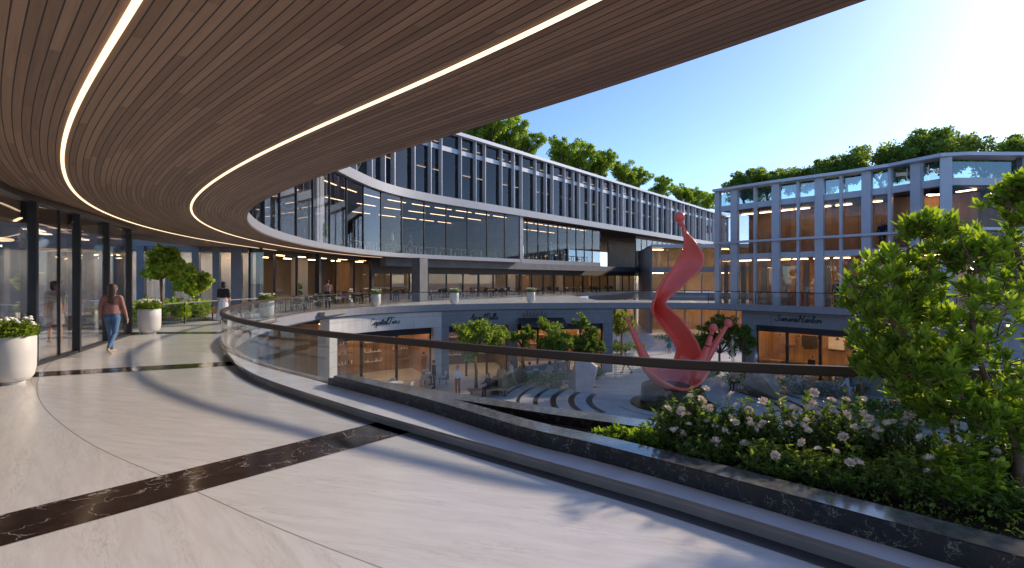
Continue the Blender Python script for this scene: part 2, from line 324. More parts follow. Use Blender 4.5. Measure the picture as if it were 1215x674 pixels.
    def build(s, name, mats, parent=None, smooth=False):
        me = D.meshes.new(name); me.from_pydata(s.v, [], s.f)
        for m in (mats if isinstance(mats, (list, tuple)) else [mats]): me.materials.append(M[m] if isinstance(m, str) else m)
        if any(s.mi): me.polygons.foreach_set('material_index', s.mi)
        if s.uv:
            ul = me.uv_layers.new(name='UVMap').data
            for fi, uvs in s.uv.items():
                st = me.polygons[fi].loop_start
                for k, q in enumerate(uvs): ul[st + k].uv = q
        if s.tone:
            at = me.attributes.new('tone', 'FLOAT', 'FACE'); at.data.foreach_set('value', s.tone)
        if smooth: me.polygons.foreach_set('use_smooth', [True] * len(me.polygons))
        me.update(); return link(name, me, parent)
def link(name, data, parent=None):
    o = D.objects.new(name, data); COL.objects.link(o)
    if parent: o.parent = parent
    return o
def tag(o, label, cat, group=None):
    o['label'] = label; o['category'] = cat
    if group: o['group'] = group
    return o
def struct(o): o['kind'] = 'structure'; return o
def thing(name, label, cat, loc=(0, 0, 0), rz=0.0, group=None):
    o = D.objects.new(name, None); COL.objects.link(o); o.location = loc; o.rotation_euler = (0, 0, rz); o.empty_display_size = 0.2
    return tag(o, label, cat, group)
KIDS = {}
def copy_tree(o, parent=None):
    c = o.copy(); COL.objects.link(c); c.parent = parent
    for ch in list(o.children): copy_tree(ch, c)
    return c
def put(proto, used, loc, rz=0.0, label=None, group=None, scale=None):
    """first call moves the prototype, later calls copy it with its parts"""
    if used.get(proto.name): o = copy_tree(proto)
    else: used[proto.name] = 1; o = proto
    o.location = loc; o.rotation_euler = (0, 0, rz)
    if scale: o.scale = (scale,) * 3 if isinstance(scale, (int, float)) else scale
    if label: o['label'] = label
    if group: o['group'] = group
    return o
USED = {}

# ------------------------------------------------------------------ plan curves (metres; camera at the origin looking along +Y)
class Cv:
    def __init__(s, pts, sub=14, smooth=True):
        P = [Vector(p) for p in pts]
        if smooth:
            Q = [P[0] * 2 - P[1]] + P + [P[-1] * 2 - P[-2]]; o = []
            for i in range(1, len(Q) - 2):
                p0, p1, p2, p3 = Q[i - 1:i + 3]
                for k in range(sub):
                    t_ = k / sub; o.append(0.5 * (2 * p1 + (p2 - p0) * t_ + (2 * p0 - 5 * p1 + 4 * p2 - p3) * t_ ** 2 + (3 * p1 - p0 - 3 * p2 + p3) * t_ ** 3))
            o.append(P[-1]); P = o
        s.p = P; s.c = [0.0]
        for a, b in zip(P, P[1:]): s.c.append(s.c[-1] + (b - a).length)
        s.L = s.c[-1]
    def _seg(s, t):
        import bisect
        return max(0, min(len(s.p) - 2, bisect.bisect_right(s.c, t) - 1))
    def at(s, t):
        i = s._seg(t); L = s.c[i + 1] - s.c[i]; return s.p[i] + (s.p[i + 1] - s.p[i]) * ((t - s.c[i]) / L)
    def tan(s, t, e=0.35):
        a, b = s.at(max(0, t - e)), s.at(min(s.L, t + e)); return (b - a).normalized()
    def off(s, t, d):
        p, g = s.at(t), s.tan(t); return (p.x - g.y * d, p.y + g.x * d)
    def ang(s, t): g = s.tan(t); return math.atan2(g.y, g.x)
    def near(s, q):
        q = Vector(q); i = min(range(len(s.p)), key=lambda k: (s.p[k] - q).length); return s.c[i]
    def bearing(s, px, lo=0.0, hi=None, d=0.0):
        """where the curve (moved out by d) crosses the bearing of picture column px"""
        k = (px - 607.5) / 600; hi = s.L if hi is None else hi; best = (1e9, lo); n = 900
        for i in range(n + 1):
            t_ = lo + (hi - lo) * i / n; x, y = s.off(t_, d)
            if y > 0.1:
                e = abs(x / y - k)
                if e < best[0]: best = (e, t_)
        return best[1]
RP = [(12, 3.2), (8, 4.15), (5.6, 4.6), (3.73, 4.79), (1.94, 5.22), (.88, 5.74), (-.08, 6.29), (-1.26, 7.05), (-2.78, 8.03), (-4.55, 9.49), (-6.06, 11.1), (-7.5, 13.05), (-8.55, 15.2), (-9.4, 17.6), (-10.05, 20.3), (-10.4, 23.5),
      (-10.2, 27), (-8.9, 30.2), (-6, 32.9), (-2, 35), (2.6, 36.1), (9.3, 36.6), (13.9, 35.8), (16.9, 33), (19.6, 29.8), (21.2, 27.6), (22.1, 25.3), (24, 24.4), (30, 24.3), (44, 24.2)]
RAIL = Cv(RP)
SP = [(9, -5.2), (6, -1.6), (3.8, 1.0), (2.11, 2.99), (1.28, 3.98), (.35, 4.88), (-.68, 5.75), (-1.7, 6.75), (-2.93, 7.95), (-4.4, 9.6), (-5.9, 11.5), (-7.25, 13.7), (-8.6, 16.8), (-9.75, 21), (-10.45, 27), (-10.2, 33), (-9, 38.2), (-6, 42.8)]
UD = Vector((0.638, 0.77)); UO = Vector((-6, 42.8))
SP2 = SP + [tuple(UO + UD * (4.0 * k)) for k in range(1, 21)]
SOF = Cv(SP2)
def fair(cv, win):
    """even out the curvature of a plan curve with a running mean over win metres"""
    n = int(cv.L / .25); P = [cv.at(cv.L * i / n) for i in range(n + 1)]; k = int(win / .5)
    for _ in range(2):
        Q = []
        for i in range(n + 1):
            m_ = min(k, i, n - i); Q.append(sum((P[j] for j in range(i - m_, i + m_ + 1)), Vector((0, 0))) / (2 * m_ + 1))
        P = Q
    return Cv([tuple(p) for p in P], smooth=False)
SOF = fair(SOF, 3.0)
S_LINE = SOF.near((-6, 42.8)); S_LINE_END = SOF.L
Z_SOF, Z_OFF, Z_BAND, Z_UP, Z_ROOF = 3.4, 3.75, 8.1, 8.75, 14.6
Z_PLAZA = -5.0
# ------------------------------------------------------------------ ground and terrace
def sheet(name, poly, z, m, uvs=1.0):
    b = MB(); b.face([(x, y, z) for x, y in poly], 0, [(x * uvs, y * uvs) for x, y in poly]); return b.build(name, m)
struct(sheet('plaza_ground', [(-700, -700), (700, -700), (700, 900), (-700, 900)], Z_PLAZA, 'paving'))
rs = lambda q: RAIL.near(q)
S727 = RAIL.bearing(727, rs((-6, 32.9)), rs((13.9, 35.8))); S850 = rs((13.9, 35.8)); SL = rs((-10.2, 27))
white_marble('floor_marble', 3.15)
b = MB(); b.sweep(RAIL, 0, rs((-9.4, 17.6)), [(0.0, 0.0), (17, 0.0)], 0.4, closed=False)
b.sweep(RAIL, rs((-9.4, 17.6)), S727, [(0.0, 0.0), (17, 0.0)], 0.6, closed=False)
b.sweep(RAIL, S727, S850, [(0.0, 0.0), (5, 0.0)], 0.6, closed=False); b.sweep(RAIL, S850, RAIL.L, [(0.0, 0.0), (9, 0.0)], 0.6, closed=False)
struct(b.build('terrace_floor', 'floor_marble'))
b = MB()
for s0, s1, wd in ((0, S727, 17), (S727, S850, 5), (S850, RAIL.L, 9)):
    b.sweep(RAIL, s0, s1, [(-0.12, -0.42), (wd, -0.42), (wd, -0.006), (-0.12, -0.006)], 0.6)
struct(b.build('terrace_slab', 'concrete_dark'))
b = MB(); b.sweep(RAIL, SL - 9, RAIL.L, [(-0.20, -0.36), (-0.122, -0.36), (-0.122, 0.05), (-0.20, 0.05)], 0.5)
tag(b.build('slab_edge', 'edge_metal'), 'pale metal edging along the far balcony slab', 'edging')
# dark marble bands set into the floor, radial to the court
bands = [((-8.1, -1.6), (-1.0, 6.42), .62), ((-14.5, 6.9), (-5.4, 10.6), .60), ((-15.2, 16.25), (-8.6, 16.45), .62), ((-15.8, 21.6), (-10.0, 21.2), .62)]
for a, c_, wd in bands:
    a, c_ = Vector(a), Vector(c_); d = (c_ - a).normalized(); n = Vector((-d.y, d.x)) * wd / 2
    b = MB(); b.face([(*(a - n), .004), (*(c_ - n), .004), (*(c_ + n), .004), (*(a + n), .004)]); struct(b.build('floor_inlay', 'band_marble'))

# low stone curb, granite planter walls, soil
EP = [(-9.75, 21.0), (-9.1, 17.4), (-8.2, 14.9), (-7.1, 12.7), (-6.3, 11.2), (-4.52, 8.82), (-2.35, 6.77), (-1.01, 5.64), (.66, 4.3), (1.27, 3.8), (2.04, 3.1), (2.9, 2.3), (5, .3), (8, -2.4)]
GP = [(-10.05, 20.3 + .9), (-9.4, 17.6), (-8.55, 15.2), (-7.5, 13.05), (-6.06, 11.1), (-4.55, 9.49), (-2.75, 7.85), (-1.15, 6.43), (.1, 5.16), (.72, 4.67), (1.4, 4.06), (2.2, 3.29), (3.05, 2.48), (5.2, .5), (8.3, -2.3)]
EC, GC = Cv([(-x, y) for x, y in []] or EP), Cv(GP)
b = MB(); n = 90; top = 0.095
ea = [EC.at(EC.L * i / n) for i in range(n + 1)]
ga = []
for p in ea:
    q = GC.at(GC.near(p)); ga.append(q)
for i in range(n):
    a0, a1, g0, g1 = ea[i], ea[i + 1], ga[i], ga[i + 1]
    r0, r1 = (a0 + (g0 - a0).normalized() * .018), (a1 + (g1 - a1).normalized() * .018)
    b.face([(*r0, top), (*r1, top), (*g1, top), (*g0, top)], 1); b.face([(*a0, 0), (*a1, 0), (*a1, top - .018), (*a0, top - .018)], 0)
    b.face([(*a0, top - .018), (*a1, top - .018), (*r1, top), (*r0, top)], 0)
tag(b.build('stone_curb', ['ledge_stone', 'ledge_sky_sheen']), 'low polished brown stone curb along the terrace edge', 'curb')
b = MB()
for i in range(n):
    a0, a1 = ea[i], ea[i + 1]; o0 = (a0 - ga[i]).normalized() * .13; o1 = (a1 - ga[i + 1]).normalized() * .13
    b.face([(*(a0 + o0), .004), (*(a1 + o1), .004), (*a1, .004), (*a0, .004)])
struct(b.build('curb_strip', 'dark_strip'))  # dark strip laid on the floor along the curb foot
g0s = GC.near((-2.75, 7.85))
def capped(cv, s0, s1, d0, d1, z0, z1):
    b = MB(); e = .006; n = int((s1 - s0) / .3)
    b.sweep(cv, s0, s1, [(d0, z0), (d0, z1 - e), (d0 + e, z1)], .3, False); k = len(b.f); b.sweep(cv, s0, s1, [(d0 + e, z1), (d1 - e, z1)], .3, False, 1); b.sweep(cv, s0, s1, [(d1 - e, z1), (d1, z1 - e), (d1, z0)], .3, False)
    b.face([(*cv.off(s0, d0), z0), (*cv.off(s0, d0), z1 - e), (*cv.off(s0, d1), z1 - e), (*cv.off(s0, d1), z0)]); return b.build('granite_wall', ['granite', 'granite_sky_sheen'])
o = capped(GC, g0s, GC.L, -.02, .23, 0.0, .25); tag(o, 'low black veined granite wall with polished top in front of the flower bed', 'planter wall')
o = capped(RAIL, 0, rs((-2.78, 8.03)), -.14, .16, -.4, .20); tag(o, 'black granite upstand carrying the glass balustrade behind the flower bed', 'planter wall')
b = MB(); pr = [RAIL.at(s_) for s_ in [rs((-2.78, 8.03)) * k / 40 for k in range(40, -1, -1)]]; pg = [GC.at(g0s + (GC.L - g0s) * k / 40) for k in range(41)]
for i in range(40): b.face([(*pr[i], .10), (*pg[i], .10), (*pg[i + 1], .10), (*pr[i + 1], .10)])
struct(b.build('planter_soil', 'soil'))
b = MB(); b.sweep(RAIL, rs((-2.78, 8.03)), SL, [(-.12, 0.0), (-.12, .10), (.05, .10), (.05, 0)], 0.4)
tag(b.build('stone_curb', 'ledge_stone'), 'curved stone footing under the glass at the far left bend', 'curb')

# glass balustrades
def railing(label, s0, s1, plen, zb, zt, hw, hh, group=None):
    t = thing('glass_railing', label, 'railing', (0, 0, 0), 0, group)
    n = max(1, round((s1 - s0) / plen)); L = (s1 - s0) / n
    for i in range(n):
        b = MB(); b.sweep(RAIL, s0 + i * L + .006, s0 + (i + 1) * L - .006, [(-.008, zb), (.008, zb), (.008, zt), (-.008, zt)], 0.45); b.build('glass_panel', 'rail_glass', t)
    b = MB(); b.sweep(RAIL, s0, s1, [(-hw, zt), (-hw * .8, zt + hh), (hw * .8, zt + hh), (hw, zt), (hw * .7, zt - .02), (-hw * .7, zt - .02)], 0.3); b.build('handrail', 'bronze', t)
    return t
railing('curved glass balustrade with thick bronze handrail beside the flower bed', 0, SL - 3.5, 2.6, .10, .83, .045, .075)
rl = railing('long glass balustrade with thin dark rail around the far balcony', SL - 3.5, RAIL.L, 2.1, 0.0, .88, .02, .03)
for k in range(42):
    s_ = S850 + k * 1.05
    if s_ < RAIL.L:
        b = MB(); x, y = RAIL.off(s_, 0); b.box((x, y, .44), (.03, .03, .88), RAIL.ang(s_)); b.build('post', 'dark_metal', rl)

# ------------------------------------------------------------------ the curved office building over the terrace
off = thing('office_building', 'long curved office building with timber soffit and louvred upper floors', 'building')
SA, K11 = 0.0, S_LINE + 11.0
W_S = 5.9
b = MB(); b.sweep(SOF, SA, K11, [(0.0, Z_SOF), (W_S, Z_SOF), (W_S, Z_SOF + .14), (0.0, Z_SOF + .14)], 0.35); b.build('soffit', 'soffit_wood', off)
for d in (1.2, 3.1):
    b = MB(); b.sweep(SOF, SA, K11 - 6, [(d - .02, Z_SOF - .012), (d + .02, Z_SOF - .012), (d + .02, Z_SOF + .002), (d - .02, Z_SOF + .002)], 0.25); b.build('light_strip', 'led', off)
b = MB(); b.sweep(SOF, SA, K11, [(-.03, Z_SOF + .03), (.12, Z_SOF + .03), (.12, Z_OFF), (-.03, Z_OFF)], 0.4); b.build('fascia', 'fascia_metal', off)
def sheet_s(name, m, s0, s1, d0, d1, z0, z1, step=0.8):
    b = MB(); b.sweep(SOF, s0, s1, [(d0, z0), (d1, z0), (d1, z1), (d0, z1)], step); return b.build(name, m, off)
SV = SOF.near((-2.9, 7.95))
SB, SD = SOF.near((-10.45, 27.5)), SOF.near((-8.2, 40))       # where the deep floor starts, where its rear opens to the sky
for s0, s1, dd in ((SA, SB, 5.9), (SB, SD, 8.3), (SD, K11, 28)):
    sheet_s('office_floor', 'interior_floor', s0, s1, .13, dd, Z_OFF - .2, Z_OFF - .01)
for s0, s1, dd in ((SA, SB, 5.9), (SB, SD, 8.3), (SD, S_LINE_END, 28)):
    sheet_s('office_ceiling', 'office_ceiling', s0, s1, .13, dd, Z_BAND, Z_BAND + .2)
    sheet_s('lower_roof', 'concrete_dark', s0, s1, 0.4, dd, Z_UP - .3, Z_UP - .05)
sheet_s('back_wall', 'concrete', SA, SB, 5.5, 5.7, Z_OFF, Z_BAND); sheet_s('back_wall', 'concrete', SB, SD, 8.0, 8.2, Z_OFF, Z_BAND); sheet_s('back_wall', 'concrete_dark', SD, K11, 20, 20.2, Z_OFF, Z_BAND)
b = MB(); b.wall(SOF.off(SD, 8), SOF.off(SD, 20.2), Z_OFF, Z_BAND, .2); b.build('back_wall', 'concrete_dark', off)
sheet_s('cornice', 'fascia_metal', SOF.near((3.8, 1)), S_LINE_END, -.22, .35, Z_BAND, Z_UP, 0.4)
nb = int((K11 - SV) / 2.45); L = (K11 - SV) / nb
for i in range(nb):
    s0 = SV + i * L
    b = MB(); b.wall(SOF.off(s0 + .03, .07), SOF.off(s0 + L - .03, .07), Z_OFF, Z_BAND, .02); b.build('window', 'office_glass', off)
    b = MB(); x, y = SOF.off(s0, .07); b.box((x, y, (Z_OFF + Z_BAND) / 2), (.06, .12, Z_BAND - Z_OFF - .01), SOF.ang(s0)); b.build('mullion', 'dark_metal', off)
    if i > 3:
        for d in (1.8, 5.4, 10):
            if s0 < SD and d > 7: continue
            b = MB(); x, y = SOF.off(s0 + L / 2, d); b.box((x, y, Z_BAND - .03), (L * .78, .07, .04), SOF.ang(s0 + L / 2)); b.build('ceiling_light', 'office_lamp', off)
# white column just inside the glass, and the end wall where the curve stops
scx = SOF.bearing(391, SOF.near((-10.3, 24)), S_LINE)
b = MB(); x, y = SOF.off(scx, .75); b.box((x, y, (Z_OFF + Z_BAND) / 2), (1.0, .5, Z_BAND - Z_OFF), SOF.ang(scx)); b.build('column', 'plaster', off)
b = MB(); p0, p1 = SOF.off(K11, -.03), SOF.off(K11, 20.2); b.wall(p0, p1, Z_SOF + .03, Z_BAND, .5); b.build('end_wall', 'clad_grey', off)
for s_ in (SOF.near((-9.9, 35)),):
    b = MB(); p0, p1 = SOF.off(s_, 4.2), SOF.off(s_, 9); b.wall(p0, p1, Z_OFF, Z_BAND, .2); b.build('partition', 'plaster', off)
# upper two storeys: fins, dark windows, transom
P3 = (2.35, 1.85, 1.25); s_ = SOF.near((-10.45, 27.5)); k = 0; edges = [s_]
while edges[-1] < S_LINE_END - 2.5: edges.append(edges[-1] + P3[k % 3]); k += 1
while len(edges) > 92: edges.pop(0)
for a, c_ in zip(edges, edges[1:]):
    b = MB(); b.wall(SOF.off(a + .05, .32), SOF.off(c_ - .05, .32), Z_UP, 14.3, .02); b.build('upper_window', 'louvre_glass', off)
for a in edges:
    b = MB(); x, y = SOF.off(a, .12); b.box((x, y, (Z_UP + 14.3) / 2), (.065, .40, 14.3 - Z_UP), SOF.ang(a)); b.build('fin', 'silver', off)
E0, E1 = edges[0], edges[-1]
sheet_s('transom', 'silver_dull', E0, E1, .20, .36, 12.75, 13.15, 1.2)
sheet_s('roof_edge', 'silver', E0, S_LINE_END, -.22, .55, 14.3, 14.6, 1.0)
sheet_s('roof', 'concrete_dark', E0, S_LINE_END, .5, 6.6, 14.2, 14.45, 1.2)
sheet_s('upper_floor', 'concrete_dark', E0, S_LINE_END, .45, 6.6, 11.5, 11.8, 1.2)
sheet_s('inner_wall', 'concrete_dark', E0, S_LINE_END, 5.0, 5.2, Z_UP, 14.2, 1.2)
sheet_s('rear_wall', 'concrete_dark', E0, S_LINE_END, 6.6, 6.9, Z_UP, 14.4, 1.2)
for i in range(0, len(edges) - 1):
    for z, d in ((11.42, 1.8), (14.1, 2.2)):
        if (i * 7 + int(z)) % 3 == 0: continue
        b = MB(); x, y = SOF.off((edges[i] + edges[i + 1]) / 2, d); b.box((x, y, z), (1.0, .08, .05), SOF.ang(edges[i])); b.build('ceiling_light' if z > 12 else 'ceiling_lamp', 'office_lamp', off)
b = MB(); b.wall(SOF.off(E0, .3), SOF.off(E0, 6.6), Z_UP, 14.4, .3); b.build('gable_wall', 'clad_grey', off)
# recessed glazed volume right of the end wall, then the open undercroft and the far block
K28, K40 = S_LINE + 28.5, S_LINE + 40.0
sheet_s('sill_wall', 'clad_grey', K11 + .3, K28, .9, 1.2, 2.75, 3.85)
sheet_s('office_floor', 'interior_floor', K11 + .3, K28, 1.2, 28, 3.5, 3.82)
nb = 9; L = (K28 - K11 - .3) / nb
for i in range(nb):
    s0 = K11 + .3 + i * L
    b = MB(); b.wall(SOF.off(s0 + .04, 1.0), SOF.off(s0 + L - .04, 1.0), 3.86, Z_BAND, .02); b.build('window', 'office_glass', off)
    b = MB(); x, y = SOF.off(s0, 1.0); b.box((x, y, 5.97), (.06, .14, 4.22), SOF.ang(s0)); b.build('mullion', 'dark_metal', off)
    for d in (3.0, 8):
        b = MB(); x, y = SOF.off(s0 + L / 2, d); b.box((x, y, Z_BAND - .03), (1.5, .08, .04), SOF.ang(s0)); b.build('ceiling_light', 'office_lamp', off)
b = MB(); b.wall(SOF.off(K28, .9), SOF.off(K28, 9.5), 3.86, Z_BAND, .02); b.build('window', 'office_glass', off)
for k0, k1, d in ((K28 + .2, K40, 9.0), (K40, S_LINE_END, 1.6)):
    n = int((k1 - k0) / 1.9); L = (k1 - k0) / n
    zb, zt = (3.6, 7.0) if d > 5 else (0.0, 7.7)
    sheet_s('spandrel', 'clad_grey', k0, k1, d - .05, d + .2, 2.7, 3.6)
    sheet_s('lintel', 'ceiling_dark', k0, k1, d - .02, d + .2, zt, Z_BAND)
    sheet_s('inside_wall', 'beige_wall', k0, k1, d + 4.5, d + 4.7, zb, zt)
    for i in range(n):
        s0 = k0 + i * L
        b = MB(); b.wall(SOF.off(s0 + .04, d), SOF.off(s0 + L - .04, d), 3.6, zt, .02); b.build('window', 'office_glass', off)
        b = MB(); x, y = SOF.off(s0, d); b.box((x, y, (3.6 + zt) / 2), (.07, .14, zt - 3.62), SOF.ang(s0)); b.build('mullion', 'grey_metal', off)

# ------------------------------------------------------------------ glazed cafe level along the far balcony
UN = Vector((-UD.y, UD.x))
FP = [(-13.9, 26.9), (-13.3, 31), (-12, 36.5), (-9.9, 41.3), (-7.6, 44.8)] + [tuple(UO + UN * 2.4 + UD * (2.0 + 5 * k)) for k in range(0, 13)]
FAC = Cv(FP)
caf = thing('cafe_gallery', 'dark framed glazed cafe level behind the far balcony', 'building')
def sheet_f(name, m, s0, s1, d0, d1, z0, z1, step=1.0, par=None):
    b = MB(); b.sweep(FAC, s0, s1, [(d0, z0), (d1, z0), (d1, z1), (d0, z1)], step); return b.build(name, m, par or caf)
F440 = FAC.bearing(440, 0, FAC.L * .5); FE = FAC.L - 1
sheet_f('header', 'ceiling_dark', F440, FE, -.1, .12, 2.2, 3.4)
sheet_f('head_rail', 'dark_metal', 0, F440, -.08, .1, 3.15, 3.4)
sheet_f('beam', 'concrete_dark', F440, FE, -1.5, -.9, 2.75, 3.4)
sheet_f('back_wall', 'beige_wall', 0, FE, 8, 8.2, 0, 3.4)
sheet_f('ceiling', 'ceiling_dark', 0, FE, .12, 9, 3.3, 3.4)
sheet_f('gallery_floor', 'interior_floor', 0, FE, -4.2, 9, -.2, .01)
n = int(FE / 2.1); L = FE / n
for i in range(n):
    s0 = i * L; zt = 2.2 if s0 + L / 2 > F440 else 3.15
    b = MB(); b.wall(FAC.off(s0 + .04, 0), FAC.off(s0 + L - .04, 0), .01, zt, .02); b.build('window', 'shop_glass', caf)
    b = MB(); x, y = FAC.off(s0, 0); b.box((x, y, zt / 2), (.07 if i % 3 else .16, .15, zt - .01), FAC.ang(s0)); b.build('mullion', 'dark_metal', caf)
    for d in (2.0, 5.0):
        b = MB(); x, y = FAC.off(s0 + L / 2, d); b.box((x, y, 3.27), (.9, .16, .04), FAC.ang(s0)); b.build('ceiling_light', 'warm_lamp', caf)
    if i % 3 == 1:
        b = MB(); b.wall(FAC.off(s0, 3.5 + (i % 4)), FAC.off(s0 + 1.2, 3.5 + (i % 4)), .01, 3.3, .3); b.build('inner_pier', ('plaster', 'warm_wood', 'beige_wall')[i % 3 if i % 2 else 0], caf)
s_ = FAC.bearing(498, F440, FAC.L * .6, -3.2)
b = MB(); x, y = FAC.off(s_, -3.2); b.box((x, y, 1.7), (1.0, .8, 3.38), FAC.ang(s_)); b.build('pier', 'concrete_dark', caf)
for px in (308, 378, 441):
    s_ = FAC.bearing(px, 0, FAC.L * .5, -.5); b = MB(); x, y = FAC.off(s_, -.5); b.box((x, y, 1.69), (.24, .24, 3.37), FAC.ang(s_)); b.build('post', 'dark_metal', caf)
# back of the court on the left: concrete piers between blue grey columns
BB = [(-27, 22.6), (-22, 24.2), (-14.0, 26.8)]
BK = Cv(BB, smooth=False)
bk = thing('back_building', 'pale concrete building with dark blue columns beyond the garden tree', 'building')
b = MB(); b.wall(BK.off(0, 2.6), BK.off(BK.L, 2.6), 0, 4.4, .3, 0); b.build('wall', 'concrete', bk)
b = MB(); b.wall(BK.off(0, .3), BK.off(BK.L, .3), 3.15, 4.4, .4, 0); b.build('upper_wall', 'clad_grey', bk)
for px in (202, 233, 257, 281, 168, 140):
    s_ = BK.bearing(px); x, y = BK.off(s_, 0); b = MB(); b.box((x, y, 1.7), (.32 if px != 281 else .5, .40, 3.4), BK.ang(s_)); b.build('column', 'grey_metal', bk)
for i in range(7):
    s_ = 2 + i * 1.8; b = MB(); b.wall(BK.off(s_, .6), BK.off(s_ + 1.7, .6), .01, 3.15, .02); b.build('window', 'shop_glass', bk)
    b = MB(); x, y = BK.off(s_ + .8, 1.5); b.box((x, y, 3.25), (1.3, .3, .05), BK.ang(s_)); b.build('ceiling_light', 'room_fill', bk)  # ceiling lights added to brighten the concrete wall behind

# ------------------------------------------------------------------ glass shopfront on the left under the soffit
WALL = Cv([(-5.2, 3.0), (-6.6, 5.4), (-8.0, 7.45), (-9.0, 8.95), (-9.56, 10.1), (-10.25, 11.8), (-11.0, 13.55), (-12.0, 16.0)])
sf = thing('shopfront', 'dark framed glass shopfront under the timber soffit', 'shopfront')
ms = [0, WALL.near((-6.6, 5.4)), WALL.near((-8.0, 7.45))] + [WALL.bearing(px, WALL.near((-8.4, 8)), WALL.L) for px in (39, 91, 126, 153)]
for i, s_ in enumerate(ms):
    x, y = WALL.off(s_, 0); b = MB(); b.box((x, y, 1.69), (.10, .15, 3.38), WALL.ang(s_)); b.build('mullion', 'dark_metal', sf)
for a, c_ in zip(ms, ms[1:]):
    b = MB(); b.wall(WALL.off(a + .09, .05), WALL.off(c_ - .09, .05), .06, 3.28, .02); b.build('window', 'terrace_glass', sf)
x, y = WALL.off(WALL.bearing(73, ms[3], ms[4]), .05); b = MB(); b.box((x, y, 1.67), (.03, .06, 3.2), WALL.ang(ms[3])); b.build('door_edge', 'dark_metal', sf)
b = MB(); b.sweep(WALL, 0, WALL.L, [(-.1, 3.28), (.12, 3.28), (.12, 3.395), (-.1, 3.395)], .5); b.build('head_rail', 'dark_metal', sf)
b = MB(); b.sweep(WALL, 0, WALL.L, [(-.06, .004), (.1, .004), (.1, .06), (-.06, .06)], .5); b.build('sill', 'dark_metal', sf)
b = MB(); b.wall(WALL.off(ms[2], .14), WALL.off(ms[3] - .1, .14), 1.02, 1.07, .05); b.build('glazing_bar', 'dark_metal', sf)
for u0, u1 in ((0, .2), (.34, .5), (.62, .78)):
    b = MB(); b.sweep(WALL, WALL.L * u0, WALL.L * u1, [(5.0, 0.01), (5.2, .01), (5.2, 3.4), (5.0, 3.4)], .6); b.build('back_wall', 'concrete', sf)
b = MB(); b.wall(WALL.off(WALL.L, .1), WALL.off(WALL.L, 3.2), .01, 3.39, .02); b.build('side_window', 'terrace_glass', sf)
b = MB(); b.sweep(WALL, 0, WALL.L, [(.15, 3.40), (5.0, 3.40), (5.0, 3.45), (.15, 3.45)], .6); b.build('ceiling', 'dark_wood', sf)
for s_, d in ((ms[3] + .2, 3.4), (ms[4] + .9, 3.6), (ms[5] + .3, 3.2)):
    b = MB(); x, y = WALL.off(s_, d); b.box((x, y, 3.36), (.9, .25, .04), WALL.ang(s_)); b.build('fill_panel', 'room_fill', sf)  # panels added to brighten the shop interior
for s_, d in ((ms[2] + .5, 2.5), (ms[3] + 1.0, 2.2), (ms[4] + 1.2, 2.6), (ms[5] + .8, 2.2), (ms[1], 2.4)):
    b = MB(); x, y = WALL.off(s_, d); b.box((x, y, 3.37), (1.1, .06, .03), WALL.ang(s_) + .5); b.build('ceiling_light', 'office_lamp', sf)
for s_, d in ((ms[3] + .9, 3.6), (ms[5] + .2, 3.8)):
    b = MB(); x, y = WALL.off(s_, d); b.box((x, y, 1.7), (.7, .5, 3.39), WALL.ang(s_)); b.build('column', 'concrete', sf)
for s_, d in ((ms[3] + .6, 2.0), (ms[4] + 1.6, 2.6)):
    pts = [(math.cos(2 * math.pi * k / 40) * .75, math.sin(2 * math.pi * k / 40) * .75) for k in range(41)]
    x, y = WALL.off(s_, d); b = MB(); b.tube([(x + p, y + q, 2.75) for p, q in pts], .03, 6, cap=False); o = b.build('ring_reflection', 'led')  # glowing ring stands in for soffit light lines reflected in the panes
    tag(o, ('glowing ring imitating a reflected light line behind the first shopfront pane', 'glowing ring imitating a reflected light line behind the second mullion of the shopfront')[0 if d < 2.2 else 1], 'reflection', 'rings imitating reflections in the shop glass')
    for k in (0, 13, 26):
        b = MB(); b.tube([(x + pts[k][0], y + pts[k][1], 2.75), (x + pts[k][0], y + pts[k][1], 3.4)], .004, 4); b.build('wire', 'dark_metal', o)
b = MB(); x, y = WALL.off(ms[3] + .3, 1.6); b.box((x, y, .5), (1.6, .6, 1.0), WALL.ang(ms[3])); b.box((x, y, 1.03), (1.7, .7, .05), WALL.ang(ms[3]))
tag(b.build('counter', 'warm_wood'), 'wooden counter inside the glass shopfront', 'counter')

